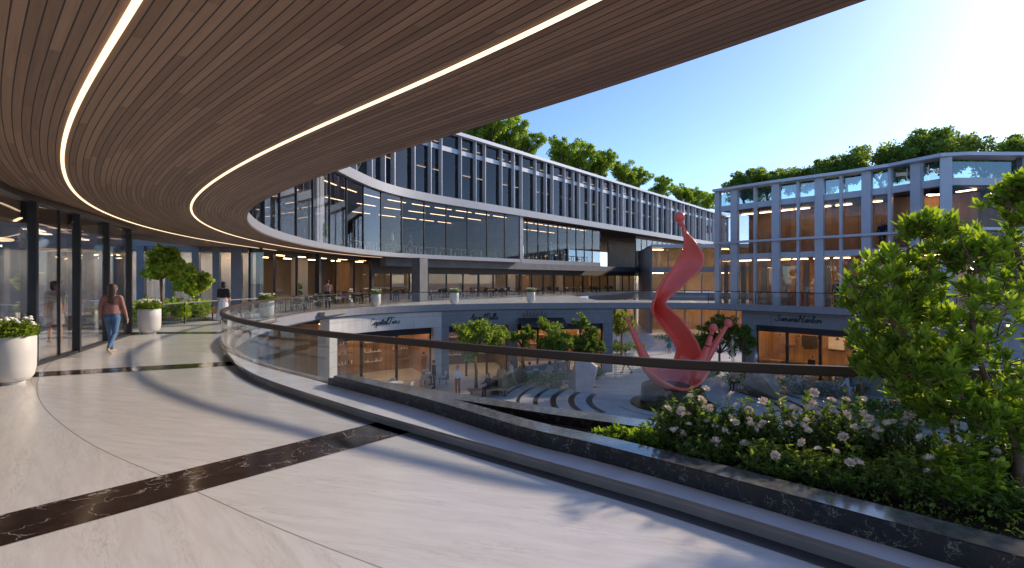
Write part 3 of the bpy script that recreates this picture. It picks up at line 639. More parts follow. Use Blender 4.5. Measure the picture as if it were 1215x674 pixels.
# ------------------------------------------------------------------ shops under the far balcony
STROKES = {  # one-line script letters on a 0..1 height grid: (advance, [polylines])
 'C': (.75, [[(.66, .82), (.52, .98), (.26, .86), (.1, .5), (.14, .14), (.36, .0), (.62, .12), (.78, .3)]]),
 'T': (.7, [[(.02, .86), (.2, 1.0), (.5, .93), (.85, 1.0)], [(.48, .93), (.4, .5), (.3, .08), (.16, .02), (.08, .14)]]),
 'A': (.85, [[(.0, .06), (.16, .1), (.42, .6), (.62, 1.0), (.64, .5), (.7, .04), (.88, .12)], [(.3, .4), (.72, .42)]]),
 'P': (.72, [[(.32, .92), (.24, .4), (.14, .0)], [(.08, .8), (.3, 1.0), (.62, .96), (.68, .7), (.46, .5), (.26, .5)]]),
 'S': (.72, [[(.68, .84), (.52, 1.0), (.3, .9), (.3, .66), (.52, .46), (.54, .16), (.3, .0), (.06, .12), (.1, .26)]]),
 'H': (.95, [[(.1, .84), (.26, 1.0), (.22, .5), (.12, .0)], [(.78, 1.0), (.68, .5), (.64, .04), (.86, .1)], [(.14, .46), (.46, .54), (.72, .5)]]),
 'a': (.5, [[(.4, .4), (.2, .44), (.06, .2), (.14, .02), (.3, .1), (.4, .4), (.36, .06), (.52, .1)]]),
 'p': (.5, [[(.0, .2), (.12, .42), (.04, -.36)], [(.1, .3), (.28, .44), (.4, .24), (.28, .02), (.1, .08)], [(.36, .1), (.52, .12)]]),
 'i': (.26, [[(.0, .12), (.12, .42), (.1, .06), (.28, .12)], [(.17, .62), (.19, .68)]]),
 't': (.32, [[(.0, .12), (.2, .84), (.12, .1), (.34, .1)], [(.02, .52), (.34, .54)]]),
 'l': (.28, [[(.0, .1), (.24, .8), (.16, 1.0), (.08, .6), (.1, .06), (.3, .1)]]),
 'o': (.46, [[(.22, .42), (.06, .24), (.16, .02), (.34, .12), (.36, .34), (.22, .42), (.48, .36)]]),
 'n': (.54, [[(.0, .1), (.1, .42), (.06, .02)], [(.08, .26), (.26, .44), (.34, .3), (.34, .04), (.56, .12)]]),
 'm': (.76, [[(.0, .1), (.1, .42), (.06, .02)], [(.08, .26), (.24, .44), (.3, .28), (.28, .02)], [(.3, .26), (.48, .44), (.54, .28), (.54, .04), (.78, .12)]]),
 'e': (.42, [[(.0, .12), (.3, .3), (.2, .44), (.06, .26), (.12, .04), (.28, .02), (.44, .14)]]),
 'r': (.42, [[(.0, .1), (.12, .46), (.3, .38), (.26, .1), (.44, .12)]]),
 's': (.38, [[(.0, .1), (.2, .48), (.28, .16), (.14, .0), (.04, .06)], [(.2, .06), (.4, .12)]]),
 'g': (.5, [[(.38, .38), (.2, .44), (.06, .2), (.18, .04), (.38, .36), (.32, -.24), (.12, -.34), (.14, -.14), (.52, .12)]]),
 'b': (.46, [[(.0, .1), (.24, .84), (.14, 1.0), (.08, .5), (.1, .04), (.3, .04), (.36, .28), (.2, .38), (.46, .34)]]),
}
def lettering(text, p, ang, width, m, parent, slant=.28, rad=.028):
    """raised script letters on an upright wall; p = centre, ang = heading of the writing direction"""
    tot = sum(STROKES[c][0] for c in text); sc_ = width / tot; x = -tot / 2; b = MB(); ca, sa = math.cos(ang), math.sin(ang)
    for c in text:
        adv, pl = STROKES[c]
        for l in pl:
            pts = Cv([(q[0] + x + q[1] * slant, q[1] - .35) for q in l], 3).p if len(l) > 2 else [Vector(q) for q in [(l[0][0] + x + l[0][1] * slant, l[0][1] - .35), (l[1][0] + x + l[1][1] * slant, l[1][1] - .35)]]
            b.tube([(p[0] + q.x * sc_ * ca, p[1] + q.x * sc_ * sa, p[2] + q.y * sc_) for q in pts], rad, 5)
        x += adv
    return b.build('sign_lettering', m, parent)
FS0, FS1 = rs((-8.9, 30.2)), rs((13.9, 35.8))
pxs = lambda px, d=-.02: RAIL.bearing(px, SL - 2, S850, d)
def shop(label, px0, px1, o0, o1, clad, sign, spx, sw, ink, wall_m, nm, group='shops under the far balcony'):
    t = thing('shop', label, 'shop', (0, 0, 0), 0, group)
    a, c_ = pxs(px0), pxs(px1); p, q = pxs(o0), pxs(o1)
    def sw_(name, m, s0, s1, d0, d1, z0, z1, step=.5):
        b = MB(); b.sweep(RAIL, s0, s1, [(d0, z0), (d1, z0), (d1, z1), (d0, z1)], step); return b.build(name, m, t)
    sw_('fascia_wall', clad, a, c_, -.02, .6, -1.45, -.425)
    sw_('pier', clad, a, p, -.02, .75, Z_PLAZA, -1.45); sw_('pier', clad, q, c_, -.02, .75, Z_PLAZA, -1.45)
    sw_('awning_box', 'dark_metal', p, q, .42, .8, -1.9, -1.452)
    L = (q - p) / nm
    for i in range(nm):
        b = MB(); b.sweep(RAIL, p + i * L + .04, p + (i + 1) * L - .04, [(.55, Z_PLAZA + .02), (.57, Z_PLAZA + .02), (.57, -1.9), (.55, -1.9)], .5); b.build('window', 'shop_glass', t)
    for i in range(nm + 1):
        b = MB(); x, y = RAIL.off(p + i * L, .56); b.box((x, y, (Z_PLAZA - 1.9) / 2), (.12, .14, -1.9 - Z_PLAZA), RAIL.ang(p + i * L)); b.build('mullion', 'dark_metal', t)
    sw_('back_wall', wall_m, a, c_, 5.6, 5.8, Z_PLAZA, -.9); sw_('ceiling', 'ceiling_dark', a, c_, .8, 5.6, -.75, -.6)
    for s_ in (a + .1, c_ - .1):
        b = MB(); b.wall(RAIL.off(s_, .8), RAIL.off(s_, 5.6), Z_PLAZA, -.75, .15); b.build('side_wall', wall_m, t)
    n = max(1, int((c_ - a) / 1.5))
    for i in range(n):
        s_ = a + (c_ - a) * (i + .5) / n
        for d in (1.4, 3.0, 4.6):
            b = MB(); x, y = RAIL.off(s_, d); b.box((x, y, -.80), (.9, .24, .06), RAIL.ang(s_)); b.build('ceiling_light', 'warm_lamp', t)
        sh = MB()
        for z in (-4.2, -3.5, -2.8):
            x, y = RAIL.off(s_, 5.35); sh.box((x, y, z), (1.2, .35, .05), RAIL.ang(s_))
        o = sh.build('shelf', 'white_top' if i % 2 else 'wood_top', t)
        bt = MB()
        for z in (-4.2, -3.5, -2.8):
            for k in range(7):
                x, y = RAIL.off(s_ + (k - 3) * .16, 5.3); h = rng.uniform(.12, .3); bt.lathe([(.05, 0), (.05, h * .6), (.02, h * .8), (.02, h)], (x, y, z + .026), 6, mi=rng.randrange(3))
        bt.build('goods', ['cloth_tan', 'chair_dark', 'white_top'], o)
    if sign:
        s_ = pxs(spx, -.05); x, y = RAIL.off(s_, -.05); lettering(sign, (x, y, -.92), RAIL.ang(s_), sw, ink, t)
    return t
shop('sunlit pale stone shop with script lettering at the left end of the arcade', 391, 524, 400, 515, 'clad_light', 'CapitalTime', 457, 2.15, 'sign_ink', 'warm_wood', 3)
shop('grey stone shop behind the clipped plaza tree', 524, 609, 533, 604, 'clad_grey', 'AngelPalla', 574, 2.1, 'sign_ink', 'dark_wood', 3)
s3 = shop('grey shop with sloping dark awning and bronze sign', 609, 727, 614, 716, 'clad_grey', '', 0, 0, '', 'warm_wood', 4)
a_, c_ = pxs(614), pxs(668)
b = MB(); b.sweep(RAIL, a_, c_, [(-.03, -1.1), (-.03, -1.02), (-1.6, -1.5), (-1.6, -1.58)], .5); b.build('awning', 'chair_dark', s3)
s_ = pxs(634, -.06); x, y = RAIL.off(s_, -.06); b = MB()
for i in range(7):
    g = (i - 3) * .26; t_ = RAIL.tan(s_); b.tube([(x + t_.x * (g - .1), y + t_.y * (g - .1), -1.0), (x + t_.x * g, y + t_.y * g, -.62 + .1 * (i % 2)), (x + t_.x * (g + .04), y + t_.y * (g + .04), -.95), (x + t_.x * (g + .16), y + t_.y * (g + .16), -.8)], .03, 5)
b.build('sign_lettering', 'sign_bronze', s3)
# lower level wall left of the pale shop, with its own light line
lw = thing('arcade_wall', 'recessed dark arcade wall under the left bend of the balcony', 'wall')
b = MB(); b.sweep(RAIL, rs((-6.06, 11.1)), pxs(390), [(4.0, Z_PLAZA), (4.3, Z_PLAZA), (4.3, -.42), (4.0, -.42)], .6); b.build('wall', 'clad_grey', lw)
b = MB(); b.sweep(RAIL, SL - 6.5, pxs(389), [(.55, -.46), (.68, -.46), (.68, -.425), (.55, -.425)], .4); b.build('light_strip', 'led', lw)
# lit shops far behind, below the gallery
fb = thing('far_shop', 'warmly lit shopfront seen under the bridge', 'shop')
f0, f1 = FAC.bearing(700, F440, FAC.L), FAC.L - 1
sheet_f('wall', 'clad_grey', f0, f1, 0, .25, -1.2, -.22, 1.0, fb)
sheet_f('back_wall', 'warm_wood', f0, f1, 4, 4.2, Z_PLAZA, -1.2, 1.0, fb)
n = int((f1 - f0) / 3)
for i in range(n):
    s_ = f0 + (f1 - f0) * i / n; L = (f1 - f0) / n
    b = MB(); b.wall(FAC.off(s_ + .4, .1), FAC.off(s_ + L - .05, .1), Z_PLAZA + .02, -1.2, .02); b.build('window', 'shop_glass', fb)
    b = MB(); x, y = FAC.off(s_ + .2, .1); b.box((x, y, -3.1), (.4, .3, 3.78), FAC.ang(s_)); b.build('pier', 'clad_grey', fb)
    b = MB(); x, y = FAC.off(s_ + L / 2, 2); b.box((x, y, -1.3), (1.6, .4, .06), FAC.ang(s_)); b.build('ceiling_light', 'warm_lamp', fb)

cb = thing('court_end_building', 'low glazed building closing the court behind the red sculpture', 'building')
ca, cb1 = Vector((17.2, 62.5)), Vector((62, 56)); cd = (cb1 - ca).normalized(); cn = Vector((-cd.y, cd.x)); q_ = lambda u, d=0: tuple(ca + cd * u + cn * d)
for z0, z1, m, nm in ((-.5, .1, 'clad_grey', 'floor_band'), (2.6, 3.2, 'clad_grey', 'floor_band'), (5.6, 6.0, 'silver_dull', 'roof_edge'), (-1.5, -.5, 'concrete_dark', 'lintel')):
    b = MB(); b.wall(q_(0), q_(45), z0, z1, .4); b.build(nm, m, cb)
for z0, z1 in ((Z_PLAZA, -1.5), (.1, 2.6), (3.2, 5.6)):
    b = MB(); b.wall(q_(0, 6), q_(45, 6), z0, z1 + .3, .2); b.build('back_wall', 'beige_wall' if z0 > -4 else 'warm_wood', cb)
    for i in range(15):
        b = MB(); b.wall(q_(i * 2 + .08, .05), q_(i * 2 + 1.92, .05), z0 + .02, z1, .02); b.build('window', 'shop_glass', cb); b = MB(); b.wall(q_(i * 2 - .06, .02), q_(i * 2 + .06, .02), z0, z1, .22); b.build('mullion', 'grey_metal', cb)
        if i % 2 == 0: b = MB(); p = q_(i * 2 + 1, 2.5); b.box((p[0], p[1], z1 - .1), (1.6, .3, .06)); b.build('ceiling_light', 'warm_lamp', cb)
b = MB(); b.wall(q_(0, 7), q_(45, 7), 5.7, 5.95, 14); b.build('roof', 'concrete_dark', cb)
b = MB(); b.wall(q_(.02, .2), q_(.02, 14), Z_PLAZA, 5.7, .3); b.build('end_wall', 'clad_grey', cb)

# ------------------------------------------------------------------ pavilion on the right
AP = [(14.9, 36.86), (17.45, 33.5), (20.1, 30.7), (21.6, 28.6), (22.5, 26.2), (26.6, 26.3), (42, 26.6)]
PV = Cv(AP, smooth=False)
pv = thing('pavilion', 'glass and silver pavilion with roof garden on the right of the court', 'building')
zD, zT, zP = 7.0, 8.05, 8.22
colpx = [852, 872, 921, 972.5, 1029, 1088]; midpx = [896, 947, 998, 1056]
cs = [PV.bearing(p, 0, PV.near((22.4, 26.4))) for p in colpx] + [PV.near((22.5, 26.2)) - .02, PV.near((26.2, 26.3)), PV.near((30.5, 26.4)), PV.near((35, 26.5)), PV.near((39, 26.55)), PV.near((41.8, 26.6))]
mids = [PV.bearing(p, 0, PV.near((22.4, 26.4))) for p in midpx]
for i, s_ in enumerate(cs):
    x, y = PV.off(s_, .0); b = MB(); wd = .34 if i == 0 else .48; b.box((x, y, zT / 2), (wd, .34, zT), PV.ang(s_)); b.build('column', 'silver_dull', pv)
for s_ in mids:
    x, y = PV.off(s_, .05); b = MB(); b.box((x, y, zT / 2), (.16, .3, zT), PV.ang(s_)); b.build('mullion', 'silver_dull', pv)
allm = sorted(cs + mids)
def sheet_p(name, m, d0, d1, z0, z1, s0=0.0, s1=None, step=.8):
    b = MB(); b.sweep(PV, s0, PV.L if s1 is None else s1, [(d0, z0), (d1, z0), (d1, z1), (d0, z1)], step); return b.build(name, m, pv)
sheet_p('roof_edge', 'silver', -.55, .55, zT, zP); sheet_p('transom', 'silver_dull', -.02, .25, 6.62, 7.0); sheet_p('ledge', 'silver', -.4, -.02, 4.26, 4.40)
sheet_p('spandrel', 'silver_dull', -.02, .25, 3.15, 3.5); sheet_p('upper_floor', 'concrete_dark', .25, 7, 3.2, 3.5); sheet_p('roof', 'concrete_dark', .25, 9, 6.7, 6.98)
for z0, z1 in ((0.0, 3.2), (3.5, 6.7)):
    b = MB(); b.sweep(PV, 0, PV.L, [(4.6, z0), (4.8, z0), (4.8, z1), (4.6, z1)], .8); b.build('back_wall', 'warm_wood', pv)
x, y = PV.off(0, .3); b = MB(); b.wall(PV.off(.12, .3), PV.off(.12, 4.6), 0, 6.7, .02); b.build('end_window', 'shop_glass', pv)
for a, c_ in zip(allm, allm[1:]):
    for z0, z1, m in ((.02, 3.15, 'shop_glass'), (3.5, 6.62, 'office_glass'), (7.0, 7.86, 'parapet_glass')):
        b = MB(); b.wall(PV.off(a + .1, .12), PV.off(c_ - .1, .12), z0, z1, .02); b.build('window' if z0 < 7 else 'glass_parapet', m, pv)
    mid = (a + c_) / 2
    for z, d in ((3.12, 2.6), (6.62, 3.0)):
        b = MB(); x, y = PV.off(mid, d); b.box((x, y, z), (.9, .14, .05), PV.ang(mid)); b.build('ceiling_light', 'pavilion_lamp', pv)
    b = MB(); b.wall(PV.off(a + .2, .5), PV.off(a + .2 + (c_ - a) * .22, .5), .01, 2.9, .12); b.build('curtain', 'tan_stone' if int(a * 3) % 2 else 'beige_wall', pv)
# its lower storey with the shop on the plaza
sv = lambda px, d=.5: RAIL.bearing(px, S850, rs((22.1, 25.3)), d)
hs = thing('shop', 'grey shop with script lettering and orange lit interior under the pavilion', 'shop', (0, 0, 0), 0, 'shops under the far balcony')
def sw2(name, m, s0, s1, d0, d1, z0, z1):
    b = MB(); b.sweep(RAIL, s0, s1, [(d0, z0), (d1, z0), (d1, z1), (d0, z1)], .5); return b.build(name, m, hs)
h0, h1, h2, h3 = sv(880), sv(897), sv(1014), sv(1060)
sw2('fascia_wall', 'clad_grey', h0, RAIL.L, .5, .8, -1.35, -.42); sw2('pier', 'clad_grey', h0, h1, .5, 1.0, Z_PLAZA, -1.35); sw2('pier', 'clad_grey', h2, h3, .5, 1.0, Z_PLAZA, -1.35)
sw2('pier', 'clad_grey', h3 + 3, RAIL.L, .5, 1.0, Z_PLAZA, -1.35)
sw2('awning_box', 'dark_metal', h1, h2, .56, .9, -1.75, -1.352); sw2('awning_box', 'dark_metal', h3, h3 + 3, .56, .9, -1.75, -1.352)
for a, c_, nm in ((h1, h2, 3), (h3, h3 + 3, 2)):
    L = (c_ - a) / nm
    for i in range(nm):
        b = MB(); b.sweep(RAIL, a + i * L + .05, a + (i + 1) * L - .05, [(.7, Z_PLAZA + .02), (.72, Z_PLAZA + .02), (.72, -1.75), (.7, -1.75)], .5); b.build('window', 'shop_glass', hs)
    for i in range(nm + 1):
        x, y = RAIL.off(a + i * L, .71); b = MB(); b.box((x, y, -3.38), (.14, .16, 3.24), RAIL.ang(a + i * L)); b.build('mullion', 'dark_metal', hs)
sw2('back_wall', 'warm_wood', h0, RAIL.L, 5.5, 5.7, Z_PLAZA, -.7); sw2('ceiling', 'dark_wood', h0, RAIL.L, 1.0, 5.5, -.72, -.6)
b = MB(); b.wall(RAIL.off(h0 + .1, 1), RAIL.off(h0 + .1, 5.5), Z_PLAZA, -.7, .15); b.build('side_wall', 'warm_wood', hs)
for i in range(9):
    s_ = h0 + .9 + i * 1.5
    for d in (2.0, 4.2):
        b = MB(); x, y = RAIL.off(s_, d); b.box((x, y, -.76), (.9, .25, .06), RAIL.ang(s_)); b.build('ceiling_light', 'warm_lamp', hs)
    b = MB(); x, y = RAIL.off(s_, 3.2); b.box((x, y, -4.5), (1.25, .6, .9), RAIL.ang(s_)); b.box((x, y, -4.02), (1.35, .7, .06), RAIL.ang(s_)); b.build('counter', 'warm_wood' if i % 2 else 'wood_top', hs)
    b = MB(); x, y = RAIL.off(s_ + .3, 5.3); b.box((x, y, -2.7), (.95, .2, .8), RAIL.ang(s_)); b.build('wall_cabinet', 'chair_dark' if i % 3 == 1 else 'white_top' if i % 3 else 'wood_top', hs)
for i in range(8):
    s_ = h1 + .5 + i * 1.1; x, y = RAIL.off(s_, 1.7 + .5 * (i % 2)); b = MB(); b.tube([(x, y, Z_PLAZA + .01), (x, y, -4.28)], .03, 6); b.lathe([(0, 0), (.19, 0), (.19, .05), (0, .05)], (x, y, -4.28), 14); b.build('bar_stool', 'chair_dark', hs)
    b = MB(); x, y = RAIL.off(s_ + .4, 2.4); b.tube([(x, y, -.75), (x, y, -2.0)], .008, 4); b.lathe([(.05, .14), (.14, 0), (.13, 0), (.04, .13)], (x, y, -2.14), 14); pn = b.build('pendant', 'chair_dark', hs); b = MB(); b.ball((x, y, -2.1), .05, 8); b.build('bulb', 'pavilion_lamp', pn)
s_ = sv(946, .46); x, y = RAIL.off(s_, .46); lettering('SomersHarbor', (x, y, -.85), RAIL.ang(s_), 2.75, 'sign_ink', hs)

# ------------------------------------------------------------------ plaza floor pattern
PC = (8.7, 27.4)
def arc(r, w_, a0, a1, name='plaza_inlay', m='paving_ring', z=Z_PLAZA + .004):
    b = MB(); n = max(4, int(abs(a1 - a0) / 3))
    for i in range(n):
        t0, t1 = R(a0 + (a1 - a0) * i / n), R(a0 + (a1 - a0) * (i + 1) / n)
        q = lambda rr, t_: (PC[0] + rr * math.cos(t_), PC[1] + rr * math.sin(t_), z)
        b.face([q(r, t0), q(r + w_, t0), q(r + w_, t1), q(r, t1)])
    return struct(b.build(name, m))
for r, w_, a0, a1 in ((4.3, .34, 150, 205), (5.3, .34, 128, 202), (6.3, .34, 138, 200), (7.3, .26, 112, 190), (8.3, .2, 95, 185), (9.2, .16, 60, 170), (10.1, .14, 62, 118), (11.0, .14, 64, 116), (11.9, .12, 66, 114),
                      (5.4, .3, -42, 30), (6.5, .3, -40, 34), (7.5, .22, -38, 40), (8.6, .18, -36, 46), (3.0, .07, 190, 330), (9.7, .14, -34, 50)):
    arc(r, w_, a0, a1)
# ------------------------------------------------------------------ vegetation
def rvec(r): 
    while 1:
        v = Vector((r.uniform(-1, 1), r.uniform(-1, 1), r.uniform(-1, 1)))
        if 0.02 < v.length < 1: return v
def leaf(b, p, d, nrm, L, W, tone, fold=.25):
    """one pointed leaf, folded along its midrib"""
    d = d.normalized(); s = d.cross(nrm); s = s.normalized() if s.length > 1e-5 else d.orthogonal().normalized(); n = s.cross(d)
    P = [p, p + d * L * .35 + s * W * .5 + n * W * fold, p + d * L * .75 + s * W * .36 + n * W * fold * .6, p + d * L, p + d * L * .75 - s * W * .36 + n * W * fold * .6, p + d * L * .35 - s * W * .5 + n * W * fold, p + d * L * .5]
    i = len(b.v); b.v += [tuple(q) for q in P]
    b.f += [(i, i + 1, i + 2, i + 6), (i + 6, i + 2, i + 3), (i, i + 6, i + 4, i + 5), (i + 6, i + 3, i + 4)]; b.mi += [0] * 4; b.tone += [tone] * 4
def quadleaf(b, p, L, r, up=.4):
    d = (rvec(r) + Vector((0, 0, up * .5))).normalized(); n = rvec(r) + Vector((0, 0, up)); s = d.cross(n)
    if s.length < 1e-4: return
    s = s.normalized() * L * .32; d = d * L; tone = r.random()
    i = len(b.v); b.v += [tuple(p), tuple(p + d * .5 + s), tuple(p + d), tuple(p + d * .5 - s)]; b.f.append((i, i + 1, i + 2, i + 3)); b.mi.append(0); b.tone.append(tone)
def crown_mesh(clumps, nleaf, L, seed, shell=.55):
    r = random.Random(seed); b = MB(); tot = sum(c[3] ** 2 for c in clumps)
    for (x, y, z, rad, fz) in clumps:
        sub = [(rvec(r) * rad * .85, rad * r.uniform(.22, .42)) for _ in range(9)]
        for _ in range(int(nleaf * rad ** 2 / tot)):
            c_, rr = sub[r.randrange(9)]
            v = rvec(r).normalized() * (shell + (1 - shell) * r.random()) * rr + c_
            quadleaf(b, Vector((x + v.x, y + v.y, z + v.z * fz)), L * r.uniform(.7, 1.25), r)
    return b
def limbs(b, base, tips, r0, r):
    for t in tips:
        a, c_ = Vector(base), Vector(t); m_ = a.lerp(c_, .5) + Vector((r.uniform(-.15, .15), r.uniform(-.15, .15), .1)) * (c_ - a).length * .6
        b.tube([a, m_, c_], [r0, r0 * .65, r0 * .25], 6)
def tree_proto(name, label, cat, group, clumps, nleaf, L, seed, m, base_r=.09, trunk_top=None):
    r = random.Random(seed + 5); t = thing(name, label, cat, (0, 0, 0), 0, group)
    tb = MB(); cz = min(c[2] - c[3] * .6 for c in clumps) if trunk_top is None else trunk_top; fork = Vector((r.uniform(-.1, .1), r.uniform(-.1, .1), max(.3, cz)))
    tb.tube([(0, 0, 0), fork * .5 + Vector((.05, .02, 0)), fork], [base_r * 1.25, base_r, base_r * .85], 8); limbs(tb, fork, [c[:3] for c in clumps], base_r * .6, r)
    tb.build('trunk', 'bark', t, True)
    crown_mesh(clumps, nleaf, L, seed, ).build('crown', m, t)
    return t
def rclumps(seed, n, R_, z0, z1, rad):
    r = random.Random(seed); o = []
    for _ in range(n):
        a = r.uniform(0, 6.28); d = R_ * math.sqrt(r.random()); z = r.uniform(z0, z1); o.append((d * math.cos(a), d * math.sin(a), z, rad * r.uniform(.7, 1.2), .8))
    return o
# roof garden trees, left building (three kinds, then copies) and right pavilion
TL = [tree_proto('roof_tree', 'x', 'tree', 'trees on the louvred building roof', rclumps(11 + k, 9, 1.5, 2.2, 4.2, 1.3), 9500, .21, 20 + k, 'leaf_bright', .12) for k in range(3)]
LROOF = [(560, 1.0, 4.0), (583, 1.15, 3.5), (604, 1.2, 4.5), (626, 1.0, 4), (668, .98, 4), (690, .95, 4), (712, 1.0, 4), (738, .98, 4), (758, .9, 4), (784, .98, 4.5), (806, 1.0, 4.5), (826, 1.05, 5), (842, 1.1, 5)]
lroof_lab = ['roof tree closest to the timber soffit on the louvred building', 'rounded roof tree second along from the timber soffit', 'tallest bright roof tree just before the gap in the row', 'lower roof tree hanging beside the gap in the roof row',
             'first roof tree past the gap above the louvres', 'second roof tree past the gap above the louvres', 'third roof tree past the gap, with a rounded top', 'roof tree left of the low dip in the far row', 'small roof tree standing in the dip of the far row',
             'roof tree above and left of the sculpture ball', 'roof tree directly above the red sculpture ball', 'roof tree second from the far end of the louvred roof', 'last roof tree at the far end of the louvred roof']
for i, (px, s, d) in enumerate(LROOF):
    s_ = SOF.bearing(px, S_LINE - 6, SOF.L, d); x, y = SOF.off(s_, d); put(TL[i % 3], USED, (x, y, 14.4), i * 1.9, lroof_lab[i], scale=s * (1.18 if i > 3 else .92))
TR = [tree_proto('garden_tree', 'x', 'tree', 'trees on the pavilion roof', rclumps(41 + k, 10, 1.45, 1.4, 2.7, 1.05), 11000, .15, 50 + k, 'leaf_mid', .10) for k in range(3)]
rr_lab = ['low dark roof tree at the far left end of the pavilion', 'broad dark roof tree second from the pavilion corner', 'dark roof tree third along the pavilion roof', 'small roof tree between the two larger groups on the pavilion', 'roof tree rising where the pavilion roof starts to turn', 'tall dark roof tree behind the pavilion bend', 'tallest roof tree at the pavilion bend', 'wide roof tree right of the pavilion bend', 'roof tree above the foreground shrub tree on the pavilion', 'roof tree at the right picture edge on the pavilion']
for i, (px, s, d) in enumerate([(884, .95, 3.0), (912, .95, 3.2), (945, .9, 3.2), (975, .88, 3.2), (1006, .95, 3.5), (1046, 1.12, 3.5), (1085, 1.2, 3.0), (1130, 1.12, 2.5), (1170, 1.12, 2.5), (1213, 1.12, 2.5)]):
    k = (px - 607.5) / 600
    if px < 1100: s_ = PV.bearing(px, 0, PV.near((22.5, 26.2)), d); x, y = PV.off(s_, d)
    else: y = 30.5; x = k * y
    put(TR[i % 3], USED, (x, y, 6.98), i * 2.3, rr_lab[i], scale=s)
# plaza trees
def at_px(px, py, z): y = 600 * (CAM_H - z) / (py - 331); return ((px - 607.5) / 600 * y, y)
def at_y(px, y): return ((px - 607.5) / 600 * y, y)
def ptree(label, px, y, w_, ztop, zbot, seed, m, L=.16, nl=6500, cat='tree'):
    x, y = at_y(px, y); zc = (ztop + zbot) / 2 - Z_PLAZA; hh = (ztop - zbot) / 2; r = random.Random(seed); cl = []
    for _ in range(11):
        v = rvec(r); cl.append((v.x * w_ * .36, v.y * w_ * .36, zc + v.z * hh * .72, max(.28 * hh, w_ * .15) * r.uniform(.85, 1.2), .9))
    t = tree_proto('plaza_tree', label, cat, 'trees growing on the plaza', cl, nl, L, seed, m, .09); t.location = (x, y, Z_PLAZA); return t
ptree('bright clipped plaza tree in front of the grey shop', 565, 30.6, 4.9, -.6, -3.0, 61, 'leaf_mid')
ptree('tall plaza tree beside the sloping dark awning', 660, 32.5, 4.0, -.45, -4.0, 62, 'leaf_mid')
ptree('dark leafy plaza tree left of the backpack man', 690, 33.2, 3.6, -.15, -3.9, 63, 'leaf_dark')
ptree('thin young plaza tree behind the left sculpture prong', 737, 44, 2.6, -.6, -3.2, 64, 'leaf_mid', .18, 2500)
ptree('large dark plaza tree behind the right sculpture prongs', 852, 36, 4.6, -.3, -3.9, 65, 'leaf_dark')
ptree('small dark plaza tree at the pavilion shop corner', 884, 33, 1.8, -1.0, -3.3, 66, 'leaf_dark', .16, 3000)
ptree('drooping tree at the awning end of the arcade', 621, 33.2, 2.0, -1.0, -3.0, 67, 'leaf_mid', .15, 2600)
ptree('dark tree by the pavilion shop window, behind the foreground leaves', 1022, 28.5, 1.7, -.8, -3.6, 68, 'leaf_dark', .15, 2600)
def bush(name, label, cat, loc, dims, n, L, seed, m, group=None):
    r = random.Random(seed); b = MB()
    lumps = [(r.uniform(-.8, .8) * dims[0] / 2, r.uniform(-.7, .7) * dims[1] / 2, r.uniform(.25, .7) * dims[2], r.uniform(.3, .5)) for _ in range(14)]
    for _ in range(n):
        c_ = lumps[r.randrange(14)]; v = rvec(r).normalized() * r.uniform(.5, 1) * c_[3]
        p = Vector((c_[0] + v.x * dims[0] * .45, c_[1] + v.y * dims[1] * .45, max(.02, c_[2] + v.z * dims[2] * .7))); quadleaf(b, p, L * r.uniform(.7, 1.3), r, .6)
    o = b.build(name, m); o.location = loc; return tag(o, label, cat, group)
for i, (px, y, dm, m, lab) in enumerate([(652, 31.5, (3.0, 1.3, .95), 'leaf_mid', 'low bright bush behind the seated couple on the plaza'), (700, 34.5, (2.2, 1, .9), 'leaf_dark', 'low dark bush under the plaza trees'),
        (920, 30.4, (5.0, 1.2, .95), 'leaf_dark', 'long dark hedge before the pavilion shop'), (985, 29.6, (4.0, 1.2, .9), 'leaf_dark', 'dark hedge beside the pale flowers at the pavilion shop'),
        (945, 29.6, (3.3, .9, 1.15), 'leaf_silver', 'pale silvery flowering hedge under the pavilion shop window'), (985, 28.9, (2.2, .8, 1.0), 'leaf_silver', 'smaller pale flowering bush right of the silvery hedge'),
        (1055, 24.5, (5.0, 1.4, 1.0), 'leaf_dark', 'dark hedge at the right edge of the plaza path'), (1100, 23.0, (4, 1.4, 1.0), 'leaf_dark', 'dark hedge seen through the foreground tree'),
        (845, 33.5, (4.5, 1.2, 1.0), 'leaf_dark', 'dark hedge behind the right sculpture prong'), (735, 46, (4.5, 1.5, 1.1), 'leaf_dark', 'dark hedge far behind the left sculpture prong'), (815, 52, (7, 1.5, 1.3), 'leaf_dark', 'distant dark hedge behind the red ribbon')]):
    x, y = at_y(px, y); bush('bush', lab, 'bush', (x, y, Z_PLAZA), dm, 2600, .13, 80 + i, m, 'bushes on the plaza')
